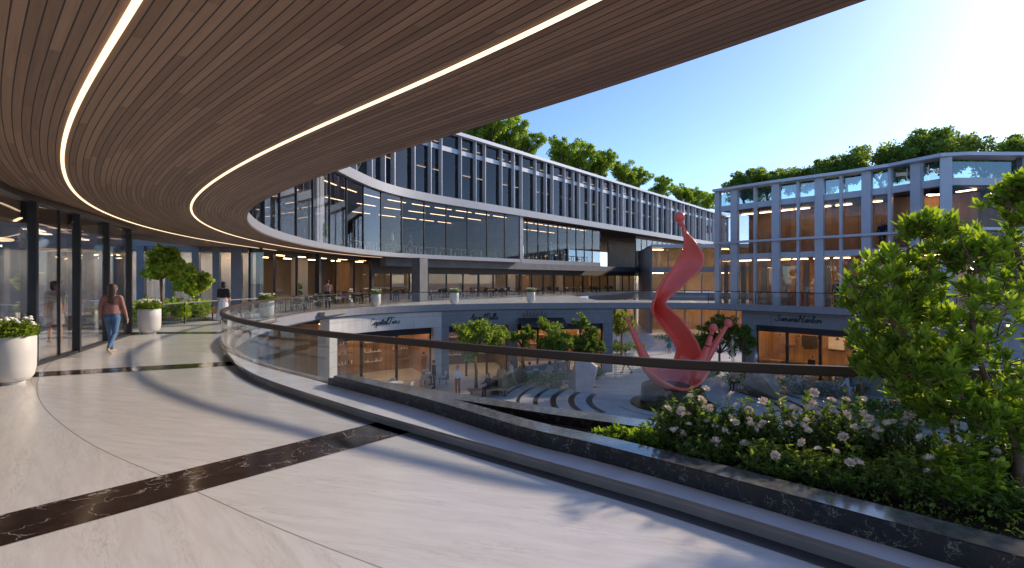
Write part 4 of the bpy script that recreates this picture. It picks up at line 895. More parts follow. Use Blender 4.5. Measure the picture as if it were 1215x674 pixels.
# curved warm stone seat wall on the plaza
b = MB()
for i in range(28):
    t0, t1 = R(118 + 50 * i / 28), R(118 + 50 * (i + 1) / 28); q = lambda r_, t_, z: (PC[0] + r_ * math.cos(t_), PC[1] + r_ * math.sin(t_), z)
    for f in ([q(9.7, t0, Z_PLAZA), q(9.7, t1, Z_PLAZA), q(9.7, t1, -4.1), q(9.7, t0, -4.1)], [q(9.7, t0, -4.1), q(9.7, t1, -4.1), q(10.2, t1, -4.1), q(10.2, t0, -4.1)], [q(10.2, t0, Z_PLAZA), q(10.2, t0, -4.1), q(10.2, t1, -4.1), q(10.2, t1, Z_PLAZA)]): b.face(f)
tag(b.build('seat_wall', 'tan_stone'), 'curved tan stone planter wall behind the plaza rings', 'wall')
def facet(label, px, y, w_, h, m, seed):  # convex angular block, narrower towards the top
    r = random.Random(seed); x, y = at_y(px, y); bm = bmesh.new()
    for _ in range(11):
        a = r.uniform(0, 6.28); z = r.choice([0, 0, .45, .8, 1]); rad = (1 - .45 * z) * .5; bm.verts.new((math.cos(a) * w_ * rad, math.sin(a) * w_ * rad, z * h))
    bmesh.ops.convex_hull(bm, input=bm.verts); me = D.meshes.new('faceted_block'); bm.to_mesh(me); bm.free(); me.materials.append(M[m]); o = link('faceted_block', me); o.location = (x, y, Z_PLAZA); tag(o, label, 'stone')
facet('pale pink faceted block beside the plaza rings', 695, 31.2, 2.5, 1.75, 'block_pale', 5)
facet('brown faceted block right of the sculpture', 902, 28.8, 2.3, 1.7, 'block_brown', 9)

# planters
def planter_proto():
    t = thing('planter', 'x', 'planter', (0, 0, 0), 0, 'round white planters on the terrace')
    b = MB(); b.lathe([(.0, 0), (.16, 0), (.17, .035), (.15, .04), (.23, .06), (.275, .13), (.30, .26), (.305, .5), (.305, .77), (.285, .785), (.265, .77), (.26, .70), (0, .70)], n=40); b.build('pot', 'white_pot', t, True)
    r = random.Random(3); b = MB()
    for _ in range(1500):
        v = rvec(r); p = Vector((v.x * .34, v.y * .34, .84 + v.z * .17)); d = Vector((v.x, v.y, .5 + r.uniform(-.3, .5))); leaf(b, p, d + rvec(r) * .5, rvec(r) + Vector((0, 0, 1)), r.uniform(.05, .085), .035, r.random())
    b.build('foliage', 'leaf_mid', t)
    b = MB(); b.ball((0, 0, 0), (.03, .03, .022), 7); b.ball((.025, .01, -.008), (.022, .022, .018), 6); b.ball((-.02, .02, -.01), (.022, .022, .018), 6); f0 = b.build('flower', 'petal_white', t, True)
    for k in range(24):
        a = r.uniform(0, 6.28); d = .3 * math.sqrt(r.random()); f = f0 if k == 0 else f0.copy()
        if k: COL.objects.link(f)
        f.location = (d * math.cos(a), d * math.sin(a), 1.0 + r.uniform(-.04, .08)); f.rotation_euler = (0, 0, a)
    return t
PL = planter_proto()
for px, yb, lab in ((14, 455, 'white round planter with white flowers at the left picture edge'), (177.5, 396, 'white round planter with white flowers past the end of the shopfront'), (316.5, 377, 'white round planter behind the curved balustrade bend')):
    x, y = at_px(px, yb, 0); put(PL, USED, (x, y, 0), px * .1, lab, scale=1.02)
for i, (px, d) in enumerate(((446, 1.2), (539, 1.0), (630, .9))):
    s_ = RAIL.bearing(px, SL, S850, d); x, y = RAIL.off(s_, d)
    put(PL, USED, (x, y, 0), i, ['white planter on the far balcony above the script sign', 'white planter on the far balcony above the clipped tree', 'white planter on the far balcony near the dark awning'][i])

# garden outside the left end of the terrace
b = MB(); b.face([(-13.2, 17.5, .05), (-12.9, 22.0, .05), (-16, 24.6, .05), (-24, 22.5, .05), (-20, 17, .05)]); struct(b.build('garden_bed', 'soil'))
gr = thing('garden_railing', 'straight glass rail in front of the garden bed at the left', 'railing')
gp = Cv([(-12.55, 16.4), (-12.75, 18.1), (-12.6, 21.4), (-11.9, 24.5)])
for i in range(5):
    L = gp.L / 5; b = MB(); b.wall(gp.at(i * L + .01), gp.at((i + 1) * L - .01), .02, .8, .016); b.build('glass_panel', 'rail_glass', gr)
    b = MB(); p = gp.at(i * L); b.box((p.x, p.y, .41), (.04, .04, .8)); b.build('post', 'dark_metal', gr)
b = MB(); b.tube([(p.x, p.y, .82) for p in gp.p[::4]], .025, 6); b.build('handrail', 'grey_metal', gr)
def garden(label, px, y, w_, z0, z1, seed, m, n):
    x, y = at_y(px, y); r = random.Random(seed); cl = []
    for _ in range(12): v = rvec(r); cl.append((v.x * w_ * .36, v.y * w_ * .36, (z0 + z1) / 2 + v.z * (z1 - z0) * .36, w_ * .17 * r.uniform(.8, 1.25), .85))
    t = tree_proto('garden_tree', label, 'tree', 'trees in the garden bed', cl, n, .15, seed, m, .06); t.location = (x, y, .05)
garden('bright garden tree behind the planter past the shopfront', 190, 19.6, 2.2, 1.2, 3.1, 91, 'leaf_yellow', 7000)
garden('small yellow green garden tree left of the woman in black', 229, 21.6, 1.8, .7, 2.3, 92, 'leaf_yellow', 4200)
for i, (px, y, wd, lab) in enumerate([(175, 18.3, 2.0, 'low green hedge behind the round planter'), (215, 19.5, 2.0, 'low yellow green hedge along the garden rail'), (247, 21.3, 1.6, 'low hedge beside the woman in black')]):
    x, y = at_y(px, y); bush('garden_bush', lab, 'bush', (x - .9, y + .3, .05), (wd, 1.2, .95), 2400, .11, 95 + i, 'leaf_yellow', 'bushes in the garden bed')
# greenery outside the left shop (seen and mirrored in its glass)
for i, (x, y, lab) in enumerate([(-19.5, 9.5, 'green tree seen through the first shopfront pane'), (-19.5, 13.5, 'green tree seen through the second shopfront pane')]):
    cl = rclumps(77 + i, 9, 1.0, 1.3, 2.8, .7); t = tree_proto('garden_tree', lab, 'tree', 'trees in the garden bed', cl, 4500, .16, 77 + i, 'leaf_yellow', .07); t.location = (x, y, .01)

# ------------------------------------------------------------------ foreground flower bed
r_ = random.Random(17)
def plan_bed(s, t):  # s along the wedge 0..1, t from front wall to rail
    g = GC.at(g0s + (GC.L - g0s) * s); q = RAIL.at(RAIL.near((g.x + .45, g.y + .5))); gx = Vector(GC.off(g0s + (GC.L - g0s) * s, .30))
    qq = RAIL.at(RAIL.near(gx + (gx - g) * 2)); return gx.lerp(qq - (qq - gx).normalized() * .2, t)
b = MB()   # low ground cover everywhere in the bed
for _ in range(15000):
    s = r_.uniform(.30, .95); t = r_.random() ** .8; p = plan_bed(s, t); hz = (.03 + .13 * abs(math.sin(p.x * 3.1 + p.y * 2.3)) * r_.random() + .06 * r_.random()) * min(1, .5 + 2.2 * (s - .3))
    leaf(b, Vector((p.x, p.y, .12 + hz * r_.random() ** .5)), Vector((r_.uniform(-1, 1), r_.uniform(-1, 1), r_.uniform(.1, 1.1))), rvec(r_) + Vector((0, 0, .8)), r_.uniform(.022, .042), .017, r_.random())
o = b.build('ground_cover', 'leaf_mid'); o['kind'] = 'stuff'; tag(o, 'low bright green ground cover filling the granite edged bed', 'ground cover')
def shrub(label, x, y, wd, dp, h, n, seed, m, group, L=.048):
    """stems with leaves all along them: an open, uneven bush"""
    r = random.Random(seed); t = thing('flowering_shrub' if 'rose' in label or 'flower' in label else 'leafy_shrub', label, 'shrub', (x, y, .12), 0, group); b = MB(); st = MB(); tips = []
    for _ in range(n):
        a = r.uniform(0, 6.28); d = math.sqrt(r.random()); bx, by = math.cos(a) * d * wd / 2 * .5, math.sin(a) * d * dp / 2 * .5; hh = h * (r.uniform(.45, 1.0) if r.random() < .9 else r.uniform(1.0, 1.28)) * (1 - .3 * d)
        tx, ty = math.cos(a) * d * wd / 2 + r.uniform(-.05, .05), math.sin(a) * d * dp / 2 + r.uniform(-.05, .05)
        p0, p1, p2 = Vector((bx, by, 0)), Vector(((bx + tx) * .5, (by + ty) * .5, hh * .55)), Vector((tx, ty, hh)); st.tube([p0, p1, p2], [.004, .003, .002], 4, cap=False); tips.append(p2)
        for k in range(22):
            u = r.uniform(.2, 1); p = p0.lerp(p1, u * 2) if u < .5 else p1.lerp(p2, u * 2 - 1)
            leaf(b, p, Vector((r.uniform(-1, 1), r.uniform(-1, 1), r.uniform(-.1, .9))), rvec(r) + Vector((0, 0, 1)), L * r.uniform(.7, 1.3), L * .5, r.random())
    b.build('foliage', m, t); st.build('stem', 'bark', t); return t, tips
def rose_mesh():
    r = random.Random(4); b = MB()
    for ring, (n, rad, tilt, L) in enumerate([(3, .003, 1.45, .026), (4, .007, 1.2, .028), (5, .011, .9, .030), (6, .014, .5, .031), (6, .013, .1, .030)]):
        for k in range(n):
            a = 6.283 * k / n + ring * .5 + r.uniform(-.2, .2); d = Vector((math.cos(a), math.sin(a), 0)); tl = tilt + r.uniform(-.15, .15)
            dirv = d * math.cos(tl) + Vector((0, 0, math.sin(tl))); p = d * rad; s = Vector((-d.y, d.x, 0)); W = L * .85
            i = len(b.v); P = [p, p + dirv * L * .5 + s * W * .5, p + dirv * L + s * W * .28 + Vector((0, 0, .003)), p + dirv * L - s * W * .28 + Vector((0, 0, .003)), p + dirv * L * .5 - s * W * .5, p + dirv * L * .55 - Vector((0, 0, .004))]
            b.v += [tuple(q) for q in P]; b.f += [(i, i + 1, i + 5), (i + 1, i + 2, i + 5), (i + 2, i + 3, i + 5), (i + 3, i + 4, i + 5), (i + 4, i, i + 5)]; b.mi += [0] * 5
    b.ball((0, 0, .010), .007, 6, 1)
    return b
ROSE = rose_mesh().build('flower', ['petal', 'flower_core'])
ROSE_D = ROSE.data; D.objects.remove(ROSE)
def roses(t, tips, n, seed):
    r = random.Random(seed); tips = sorted(tips, key=lambda p: -(p.z * .9 - p.y * .9 + r.random() * .75))[:n]
    for p in tips:
        for k in range(r.choice((1, 1, 1, 2))):
            o = link('flower', ROSE_D, t); o.location = p + Vector((r.uniform(-.04, .04), r.uniform(-.06, .0), .012 + r.uniform(-.03, .03))); o.rotation_euler = (r.uniform(-.2, 1.1), r.uniform(-.5, .5), r.uniform(0, 6.28)); s = r.uniform(.75, 1.1); s *= .98; o.scale = (s, s, s)
SPEC = [('tall rose shrub with pale flowers in front of the sculpture base', 815, 4.75, .66, .42, .56, 210, 'leaf_dark', 15),
        ('rose shrub with pale flowers right of the sculpture base', 872, 4.6, .66, .42, .50, 200, 'leaf_dark', 12),
        ('rose shrub with tall loose stems below the walking backpack figure', 945, 4.45, .70, .42, .60, 130, 'leaf_dark', 12),
        ('rose shrub with a few pale flowers left of the foreground tree', 1010, 4.3, .70, .42, .56, 130, 'leaf_dark', 11),
        ('rose shrub with drooping pale flowers under the foreground tree', 1075, 4.1, .66, .42, .56, 80, 'leaf_dark', 10),
        ('rose shrub behind the thick foreground trunk', 1180, 4.0, .7, .42, .50, 90, 'leaf_dark', 7)]
for i, (lab, px, y, wd, dp, h, n, m, nf) in enumerate(SPEC):
    x, y = at_y(px, y); t, tips = shrub(lab, x, y, wd, dp, h, n, 120 + i, m, 'rose shrubs in the granite edged bed'); roses(t, tips, nf, 140 + i)
SPEC2 = [('low bright shrub at the narrow left end of the flower bed', 730, 5.05, .5, .22, .14, 90, 'leaf_bright'), ('low bright shrub left of the tall rose shrub', 770, 4.85, .5, .3, .20, 110, 'leaf_bright'),
         ('dense dark green shrub under the tall rose shrub', 848, 4.4, .7, .32, .30, 170, 'leaf_dark'), ('green shrub behind the polished wall, below the loose roses', 925, 4.1, .7, .36, .30, 170, 'leaf_mid'),
         ('bright green shrub behind the polished wall near the trees', 1000, 3.9, .7, .36, .32, 170, 'leaf_mid'), ('bright green shrub between the two foreground trunks', 1075, 3.75, .6, .34, .34, 150, 'leaf_mid'),
         ('leafy bright shrub growing at the foot of the thick trunk', 1140, 3.6, .5, .34, .50, 100, 'leaf_bright'), ('dark low shrub at the right picture edge under the trunk', 1200, 3.45, .5, .3, .24, 110, 'leaf_dark')]
for i, (lab, px, y, wd, dp, h, n, m) in enumerate(SPEC2):
    x, y = at_y(px, y); t, tips = shrub(lab, x, y, wd, dp, h, n, 160 + i, m, 'leafy shrubs in the granite edged bed', .046 if m != 'leaf_bright' or h < .4 else .08)
    if i in (2, 3, 4, 5): roses(t, tips, 3, 190 + i)

# ------------------------------------------------------------------ foreground multi-stemmed tree
def big_tree(label, base, stems, seed, targets, nro, spread):
    r = random.Random(seed); t = thing('broadleaf_tree', label, 'tree', base, 0, 'trees in the granite edged bed'); tb = MB(); b = MB(); nodes = []
    for pts, r0 in stems:
        P = [Vector(p) for p in pts]; tb.tube(Cv([p.xy.to_tuple() for p in P]).p and [Vector(q) for q in smooth3(P)], [r0 * (1 - .6 * k / (len(smooth3(P)) - 1)) for k in range(len(smooth3(P)))], 9)
        nodes += smooth3(P)[5:]
    for _ in range(nro):
        c_, rad = r.choice(targets); v = rvec(r); v = v * 1.06; tip = Vector(c_) + Vector((v.x * rad[0], v.y * rad[1], v.z * rad[2]))
        nd = min(nodes, key=lambda q: (q - tip).length + .35 * max(0, q.z - tip.z)); mid = nd.lerp(tip, .5) + Vector((r.uniform(-.06, .06), r.uniform(-.06, .06), -.05))
        L_ = (tip - nd).length; tb.tube([nd, nd.lerp(mid, .5) + rvec(r) * .015, mid, tip], [.006 + .006 * L_, .005 + .005 * L_, .004 + .003 * L_, .003], 5, cap=False)
        if L_ > .22: nodes += [mid, nd.lerp(mid, .6)]
        if r.random() < .5: nodes.append(tip.lerp(mid, .3))
        ax = ((tip - mid).normalized() * .45 + Vector((0, 0, .95)) + rvec(r) * .35).normalized(); tone0 = r.uniform(.0, .6); n_ = r.randint(7, 11); a0 = r.uniform(0, 6.28); ox = ax.orthogonal().normalized(); oy = ax.cross(ox)
        for k in range(n_):
            a = a0 + k * 2.4; out = ox * math.cos(a) + oy * math.sin(a); u = k / n_; d = out * (.85 - .55 * u) + ax * (.35 + 1.0 * u); LL = r.uniform(.088, .13) * (1 - .25 * u)
            leaf(b, tip - ax * .06 * (1 - u), d, ax + rvec(r) * .3, LL, LL * .36, min(1, max(0, tone0 + .4 * u + r.uniform(-.15, .15))), .2)
        for k in range(5):
            u = r.uniform(.2, .9); p = mid.lerp(tip, u); leaf(b, p, rvec(r) + Vector((0, 0, .35)), rvec(r) + Vector((0, 0, 1)), r.uniform(.06, .095), .032, r.uniform(0, .55))
    tb.build('trunk', 'bark', t, True); b.build('crown', 'leaf_bright', t); return t
def smooth3(P):
    Q = [P[0] * 2 - P[1]] + P + [P[-1] * 2 - P[-2]]; o = []
    for i in range(1, len(Q) - 2):
        p0, p1, p2, p3 = Q[i - 1:i + 3]
        for k in range(6):
            t = k / 6; o.append(0.5 * (2 * p1 + (p2 - p0) * t + (2 * p0 - 5 * p1 + 4 * p2 - p3) * t ** 2 + (3 * p1 - p0 - 3 * p2 + p3) * t ** 3))
    return o + [P[-1]]
def W3(px, py, y): return Vector(((px - 607.5) / 600 * y, y, CAM_H - (py - 331) / 600 * y))
B1 = W3(1203, 592, 3.75); rel = lambda px, py, y, B: W3(px, py, y) - B
st1 = [([rel(1203, 600, 3.75, B1), rel(1208, 540, 3.78, B1), rel(1190, 490, 3.85, B1), rel(1168, 445, 3.9, B1), rel(1155, 390, 3.9, B1), rel(1150, 320, 3.95, B1)], .032),
       ([rel(1210, 535, 3.78, B1), rel(1225, 470, 3.9, B1), rel(1225, 380, 4.0, B1), rel(1205, 290, 4.05, B1), rel(1195, 235, 4.05, B1)], .032),
       ([rel(1190, 490, 3.85, B1), rel(1150, 455, 3.8, B1), rel(1110, 425, 3.75, B1), rel(1075, 400, 3.8, B1)], .018),
       ([rel(1215, 510, 3.78, B1), rel(1260, 440, 3.7, B1), rel(1290, 350, 3.7, B1)], .025)]
tg1 = [(rel(1110, 320, 3.95, B1), (.42, .42, .34)), (rel(1085, 390, 3.85, B1), (.42, .42, .34)), (rel(1160, 355, 3.9, B1), (.45, .45, .42)), (rel(1195, 275, 4.05, B1), (.28, .35, .33)), (rel(1195, 435, 3.9, B1), (.40, .4, .33)), (rel(1045, 345, 3.9, B1), (.22, .3, .30)), (rel(1240, 330, 4.0, B1), (.4, .5, .5)), (rel(1100, 425, 3.8, B1), (.34, .35, .2)), (rel(1060, 430, 3.9, B1), (.22, .3, .18)), (rel(1100, 268, 3.95, B1), (.16, .2, .10)), (rel(1210, 222, 4.05, B1), (.12, .2, .10)), (rel(1150, 300, 3.95, B1), (.2, .2, .14)), (rel(1180, 480, 3.7, B1), (.3, .3, .16)), (rel(1205, 500, 3.9, B1), (.2, .3, .22)), (rel(1140, 490, 3.7, B1), (.2, .3, .14))]
big_tree('thick leaning trunk with glossy bright leaf rosettes at the right picture edge', tuple(B1), st1, 31, tg1, 560, 1)
B2 = W3(1132, 535, 4.25)
st2 = [([rel(1135, 545, 4.25, B2), rel(1128, 500, 4.28, B2), rel(1120, 460, 4.3, B2), rel(1104, 420, 4.3, B2), rel(1085, 370, 4.3, B2), rel(1070, 310, 4.3, B2)], .020),
       ([rel(1122, 468, 4.3, B2), rel(1140, 430, 4.3, B2), rel(1135, 380, 4.3, B2)], .013), ([rel(1108, 430, 4.3, B2), rel(1070, 405, 4.25, B2), rel(1045, 375, 4.3, B2)], .012)]
tg2 = [(rel(1065, 335, 4.3, B2), (.30, .35, .28)), (rel(1045, 400, 4.3, B2), (.26, .3, .26)), (rel(1085, 455, 4.3, B2), (.26, .3, .16)), (rel(1120, 390, 4.3, B2), (.32, .3, .3)), (rel(1130, 470, 4.3, B2), (.2, .25, .14))]
big_tree('slender twin stem of the foreground tree, left of the thick trunk', tuple(B2), st2, 32, tg2, 210, 1)

# ------------------------------------------------------------------ the red ribbon sculpture
SY = 27.3
def sp(cx, cy, dy=0.0):   # crop coordinates measured on the photograph -> world
    px, py = 720 + cx / 2.694, 230 + cy / 2.694; s = SY / 600; return Vector(((px - 607.5) * s, SY + dy, CAM_H - (py - 331) * s))
scu = thing('ribbon_sculpture', 'tall glossy red twisting ribbon sculpture rising from a splash shaped cup', 'sculpture', (sp(215, 674).x, SY, Z_PLAZA)); org = Vector(scu.location)
def ribbon(name, left, right, bulge, sub=5, cols=13):
    Ls, Rs = smooth3([sp(*p) for p in left]), smooth3([sp(*p) for p in right]); bl = smooth3([Vector((v, 0, 0)) for v in bulge]); b = MB(); n = len(Ls); P = []
    for i in range(n):
        for k in range(cols):
            u = k / (cols - 1); p = Ls[i].lerp(Rs[i], u); p.y += bl[i].x * math.sin(math.pi * u ** .75); P.append(p - org)
    b.mesh(P, [(i * cols + k, i * cols + k + 1, (i + 1) * cols + k + 1, (i + 1) * cols + k) for i in range(n - 1) for k in range(cols - 1)])
    o = b.build(name, 'red_paint', scu, True); md = o.modifiers.new('s', 'SOLIDIFY'); md.thickness = .13; md.offset = 0; m2 = o.modifiers.new('b', 'SUBSURF'); m2.levels = m2.render_levels = 1; return o
ribbon('ribbon', [(229, 84, 0), (240, 104, 0), (246, 128, 0), (250, 155, .1), (248, 182, .25), (234, 212, .4), (212, 242, .4), (188, 272, .35), (168, 303, .2), (155, 335, .0), (149, 362, .0), (154, 388, .1), (168, 412, .2), (190, 438, .3), (212, 468, .2), (226, 496, .2), (226, 522, .3), (210, 547, .2), (172, 568, -.1)],
       [(240, 84, 0), (249, 102, 0), (257, 122, 0), (274, 150, -.25), (292, 180, -.4), (303, 208, -.4), (297, 236, -.4), (270, 263, -.35), (235, 298, -.25), (203, 328, -.1), (186, 349, -.2), (200, 371, -.5), (225, 396, -.65), (247, 425, -.7), (268, 455, -.6), (286, 482, -.4), (302, 507, -.1), (320, 530, .2), (332, 550, .5)],
       [0, 0, .05, .15, .25, .3, .3, .35, .45, .7, 1.1, 1.2, .9, .6, .6, .6, .7, .6, .3])
# cup: a tilted bowl, front lip low, sides drawn up into the prongs
b = MB(); cc = sp(213, 545); A_, Rr = 40, 10; P = []
for j in range(Rr + 1):
    for i in range(A_):
        a = 2 * math.pi * i / A_; f = j / Rr; rx, ry = 1.85, 1.75
        hz = .42 + 1.1 * abs(math.cos(a)) ** 1.8 + (.55 if math.sin(a) > 0 else 0) * math.sin(a)
        P.append(Vector((cc.x + rx * f * math.cos(a), SY + ry * f * math.sin(a), -4.25 + hz * f ** 2.2)) - org)
b.mesh(P, [(j * A_ + i, j * A_ + (i + 1) % A_, (j + 1) * A_ + (i + 1) % A_, (j + 1) * A_ + i) for j in range(Rr) for i in range(A_)])
o = b.build('cup', 'red_paint', scu, True); md = o.modifiers.new('s', 'SOLIDIFY'); md.thickness = .12; md.offset = 0
def prong(pts, r0, r1, br):
    P = smooth3([sp(*p) - org for p in pts]); n = len(P); b = MB(); b.tube(P, [r0 + (r1 - r0) * (k / (n - 1)) ** .6 for k in range(n)], 12); b.ball(P[-1], (br, br, br * 1.1), 16); b.build('prong', 'red_paint', scu, True)
prong([(135, 560, -.3), (118, 520, -.2), (98, 475, -.1), (80, 435, 0), (68, 402, 0)], .36, .075, .14)
prong([(128, 540, .6), (113, 505, .6), (106, 475, .6), (103, 452, .6)], .22, .05, .10)
prong([(290, 545, -.1), (312, 520, .1), (324, 490, .1), (333, 460, .1), (343, 430, .1)], .36, .085, .22)
prong([(305, 560, .5), (330, 530, .5), (355, 490, .5), (380, 450, .5), (401, 417, .5)], .36, .085, .22)
b = MB(); p = sp(232, 74) - org; b.ball(p, (.29, .29, .29), 20); b.tube([p, sp(240, 104) - org], [.2, .1], 12); b.build('ball', 'red_paint', scu, True)
pl = MB(); pl.lathe([(0, 0), (2.2, 0), (2.2, .06), (1.72, .06), (1.68, .10), (1.62, 1.0), (1.5, 1.06), (0, 1.06)], n=48); o = pl.build('sculpture_plinth', 'granite', None); o.location = (org.x - .1, SY, Z_PLAZA + .006); tag(o, 'dark round stone plinth under the red sculpture', 'plinth')
# fountain jets on the plaza
def jet(lab, px, py, h):
    x, y = at_px(px, py, Z_PLAZA); r = random.Random(int(px)); b = MB(); n = 9
    b.tube([(r.uniform(-.03, .03), r.uniform(-.03, .03), h * k / n) for k in range(n + 1)], [.07 + .10 * (k / n) * r.uniform(.5, 1.2) for k in range(n)] + [.03], 8)
    for _ in range(16): b.ball((r.uniform(-.25, .25), r.uniform(-.25, .25), h * r.uniform(.2, 1.05)), r.uniform(.012, .03), 5)
    o = b.build('water_jet', 'water_jet', None, True); o.location = (x, y, Z_PLAZA); tag(o, lab, 'fountain', 'fountain jets on the plaza')
jet('thin white fountain jet beside the brown faceted block', 897, 468, 2.6); jet('white fountain jet just left of the brown faceted block', 869, 452, 2.9); jet('white fountain jet left of the walking man in grey', 730, 449, 1.6); jet('fountain jet near the man in the white shirt', 750, 440, 1.8)
# ------------------------------------------------------------------ furniture
def chair_proto(name, label, cat, cloth, frame, group, office=False):
    t = thing(name, label, cat, (0, 0, 0), 0, group)
    b = MB(); b.box((0, 0, .45), (.46, .46, .06)); b.box((0, 0, .485), (.42, .42, .02)); b.build('seat', cloth, t)
    b = MB()
    for i in range(8):
        a0, a1 = R(205 + 130 * i / 8), R(205 + 130 * (i + 1) / 8); q = lambda a, r_, z: (r_ * math.cos(a), r_ * math.sin(a) * 1.02, z)
        b.mesh([q(a0, .22, .52), q(a1, .22, .52), q(a1, .26, .82), q(a0, .26, .82), q(a0, .25, .52), q(a1, .25, .52), q(a1, .29, .82), q(a0, .29, .82)], [(0, 1, 2, 3), (5, 4, 7, 6), (3, 2, 6, 7), (1, 0, 4, 5), (0, 3, 7, 4), (2, 1, 5, 6)])
    b.build('backrest', cloth, t, True)
    if office:
        b = MB(); b.tube([(0, 0, .08), (0, 0, .43)], .025, 8); b.build('column', frame, t)
        for k in range(5):
            a = k * 1.2566; b = MB(); b.tube([(0, 0, .09), (.27 * math.cos(a), .27 * math.sin(a), .05)], .018, 6); b.ball((.27 * math.cos(a), .27 * math.sin(a), .03), .03, 6); b.build('leg', frame, t)
    else:
        for sx in (-1, 1):
            for sy in (-1, 1): b = MB(); b.tube([(sx * .19, sy * .19, .43), (sx * .22, sy * .22, 0)], .015, 6); b.build('leg', frame, t)
    return t
def table_proto(name, label, top, frame, group, rad=.4, rect=None):
    t = thing(name, label, 'table', (0, 0, 0), 0, group); b = MB()
    if rect: b.box((0, 0, .735), (rect[0], rect[1], .035))
    else: b.lathe([(0, .715), (rad - .01, .715), (rad, .725), (rad, .745), (rad - .01, .75), (0, .75)], n=28)
    b.build('table_top', top, t)
    if rect:
        for sx in (-1, 1):
            for sy in (-1, 1): b = MB(); b.box((sx * (rect[0] / 2 - .06), sy * (rect[1] / 2 - .06), .358), (.05, .05, .716)); b.build('leg', frame, t)
    else:
        b = MB(); b.tube([(0, 0, .02), (0, 0, .715)], .03, 8); b.build('stem', frame, t); b = MB(); b.lathe([(0, 0), (.24, 0), (.24, .015), (.04, .03), (0, .03)], n=20); b.build('base', frame, t)
    return t
CC = chair_proto('cafe_chair', 'cream upholstered chair at the tables before the sunlit pale shop', 'chair', 'chair_cream', 'dark_metal', 'cream chairs on the lower terrace')
CD = chair_proto('dark_chair', 'dark chair at the tables behind the far gallery rail', 'chair', 'chair_dark', 'dark_metal', 'dark chairs in the far gallery')
CO = chair_proto('office_chair', 'dark swivel chair at a desk behind the curved office glass', 'chair', 'chair_dark', 'dark_metal', 'office chairs behind the curved glass', True)
TC = table_proto('cafe_table', 'x', 'white_top', 'dark_metal', 'round white tables on the lower terrace', .42)
TD = table_proto('gallery_table', 'table with wooden top behind the far gallery rail', 'wood_top', 'dark_metal', 'tables in the far gallery', .40)
TO = table_proto('desk', 'pale office desk behind the curved office glass', 'wood_top', 'white_top', 'desks behind the curved glass', rect=(1.5, .75))
for i, (px, y, lab) in enumerate([(470, 29.4, 'round white table nearest the script lettered shop window'), (428, 27.4, 'round white table at the left end before the pale shop'), (512, 32.4, 'round white table by the pier of the pale shop'), (447, 26.2, 'round white table closest to the black granite corner'),
                                  (655, 34.2, 'round white table under the tall plaza tree'), (632, 33.6, 'round white table beside the seated couple'), (893, 30.2, 'round white table at the pavilion shop corner')]):
    x, y = at_y(px, y); put(TC, USED, (x, y, Z_PLAZA), 0, lab)
    for k in range(3):
        a = i * 1.1 + k * 2.094; put(CC, USED, (x + .72 * math.cos(a), y + .72 * math.sin(a), Z_PLAZA), a + R(90), None if i < 4 else 'cream upholstered chair at the shaded plaza tables', group=None)
i = 0
for px, d in [(325, -2), (345, -1.8), (362, -2), (380, -1.4), (398, .9), (415, 1.2), (430, -1.6)] + [(470 + 14 * k, (-1.7, 1.4, -2.6)[k % 3]) for k in range(19)]:
    s_ = FAC.bearing(px, 0, FAC.L, d); x, y = FAC.off(s_, d); put(TD, USED, (x, y, .012), i)
    for k in range(2): a = i * .7 + k * 3.14; put(CD, USED, (x + .68 * math.cos(a), y + .68 * math.sin(a), .012), a + R(90))
    i += 1
for k in range(12):
    px = 418 + k * 18; s_ = SOF.bearing(px, SOF.near((-10.4, 28)), K11 - .6, 1.9); x, y = SOF.off(s_, 1.9); a = SOF.ang(s_); put(TO, USED, (x, y, Z_OFF), a)
    x, y = SOF.off(s_ + .2, 2.7); put(CO, USED, (x, y, Z_OFF), a + R(170)); x, y = SOF.off(s_ - .9, 1.5); put(CO, USED, (x, y, Z_OFF), a + R(60))
for k in range(7):
    s_ = K11 + 2 + k * 2.3; x, y = SOF.off(s_, 2.6); a = SOF.ang(s_); put(TO, USED, (x, y, 3.82), a, 'office desk in the recessed glass box left of the sculpture'); x, y = SOF.off(s_ + .3, 3.4); put(CO, USED, (x, y, 3.82), a + R(190), 'dark swivel chair in the recessed glass box left of the sculpture')
def sofa(label, px, d, rz):
    s_ = PV.bearing(px, 0, PV.near((22.4, 26.4)), d); x, y = PV.off(s_, d); t = thing('sofa', label, 'sofa', (x, y, .012), PV.ang(s_) + rz, 'sofas in the pavilion')
    b = MB(); b.box((0, 0, .22), (1.7, .8, .4)); b.build('seat', 'red_sofa', t); b = MB(); b.box((0, .34, .55), (1.7, .16, .5)); b.build('backrest', 'red_sofa', t)
    for sx in (-1, 1): b = MB(); b.box((sx * .8, -.02, .5), (.12, .7, .18)); b.build('armrest', 'red_sofa', t)
sofa('low rust sofa behind the pavilion window above the shop corner', 910, 1.4, 0); sofa('low rust sofa in the wide pavilion bay above the script sign', 936, 1.6, .1)
for px, d, lab in ((958, 1.8, 'wooden table in the pavilion bay above the script sign'), (1003, 1.6, 'wooden table beside the two figures in the pavilion')):
    s_ = PV.bearing(px, 0, PV.near((22.4, 26.4)), d); x, y = PV.off(s_, d); put(TO, USED, (x, y, .012), PV.ang(s_), lab, 'tables in the pavilion')
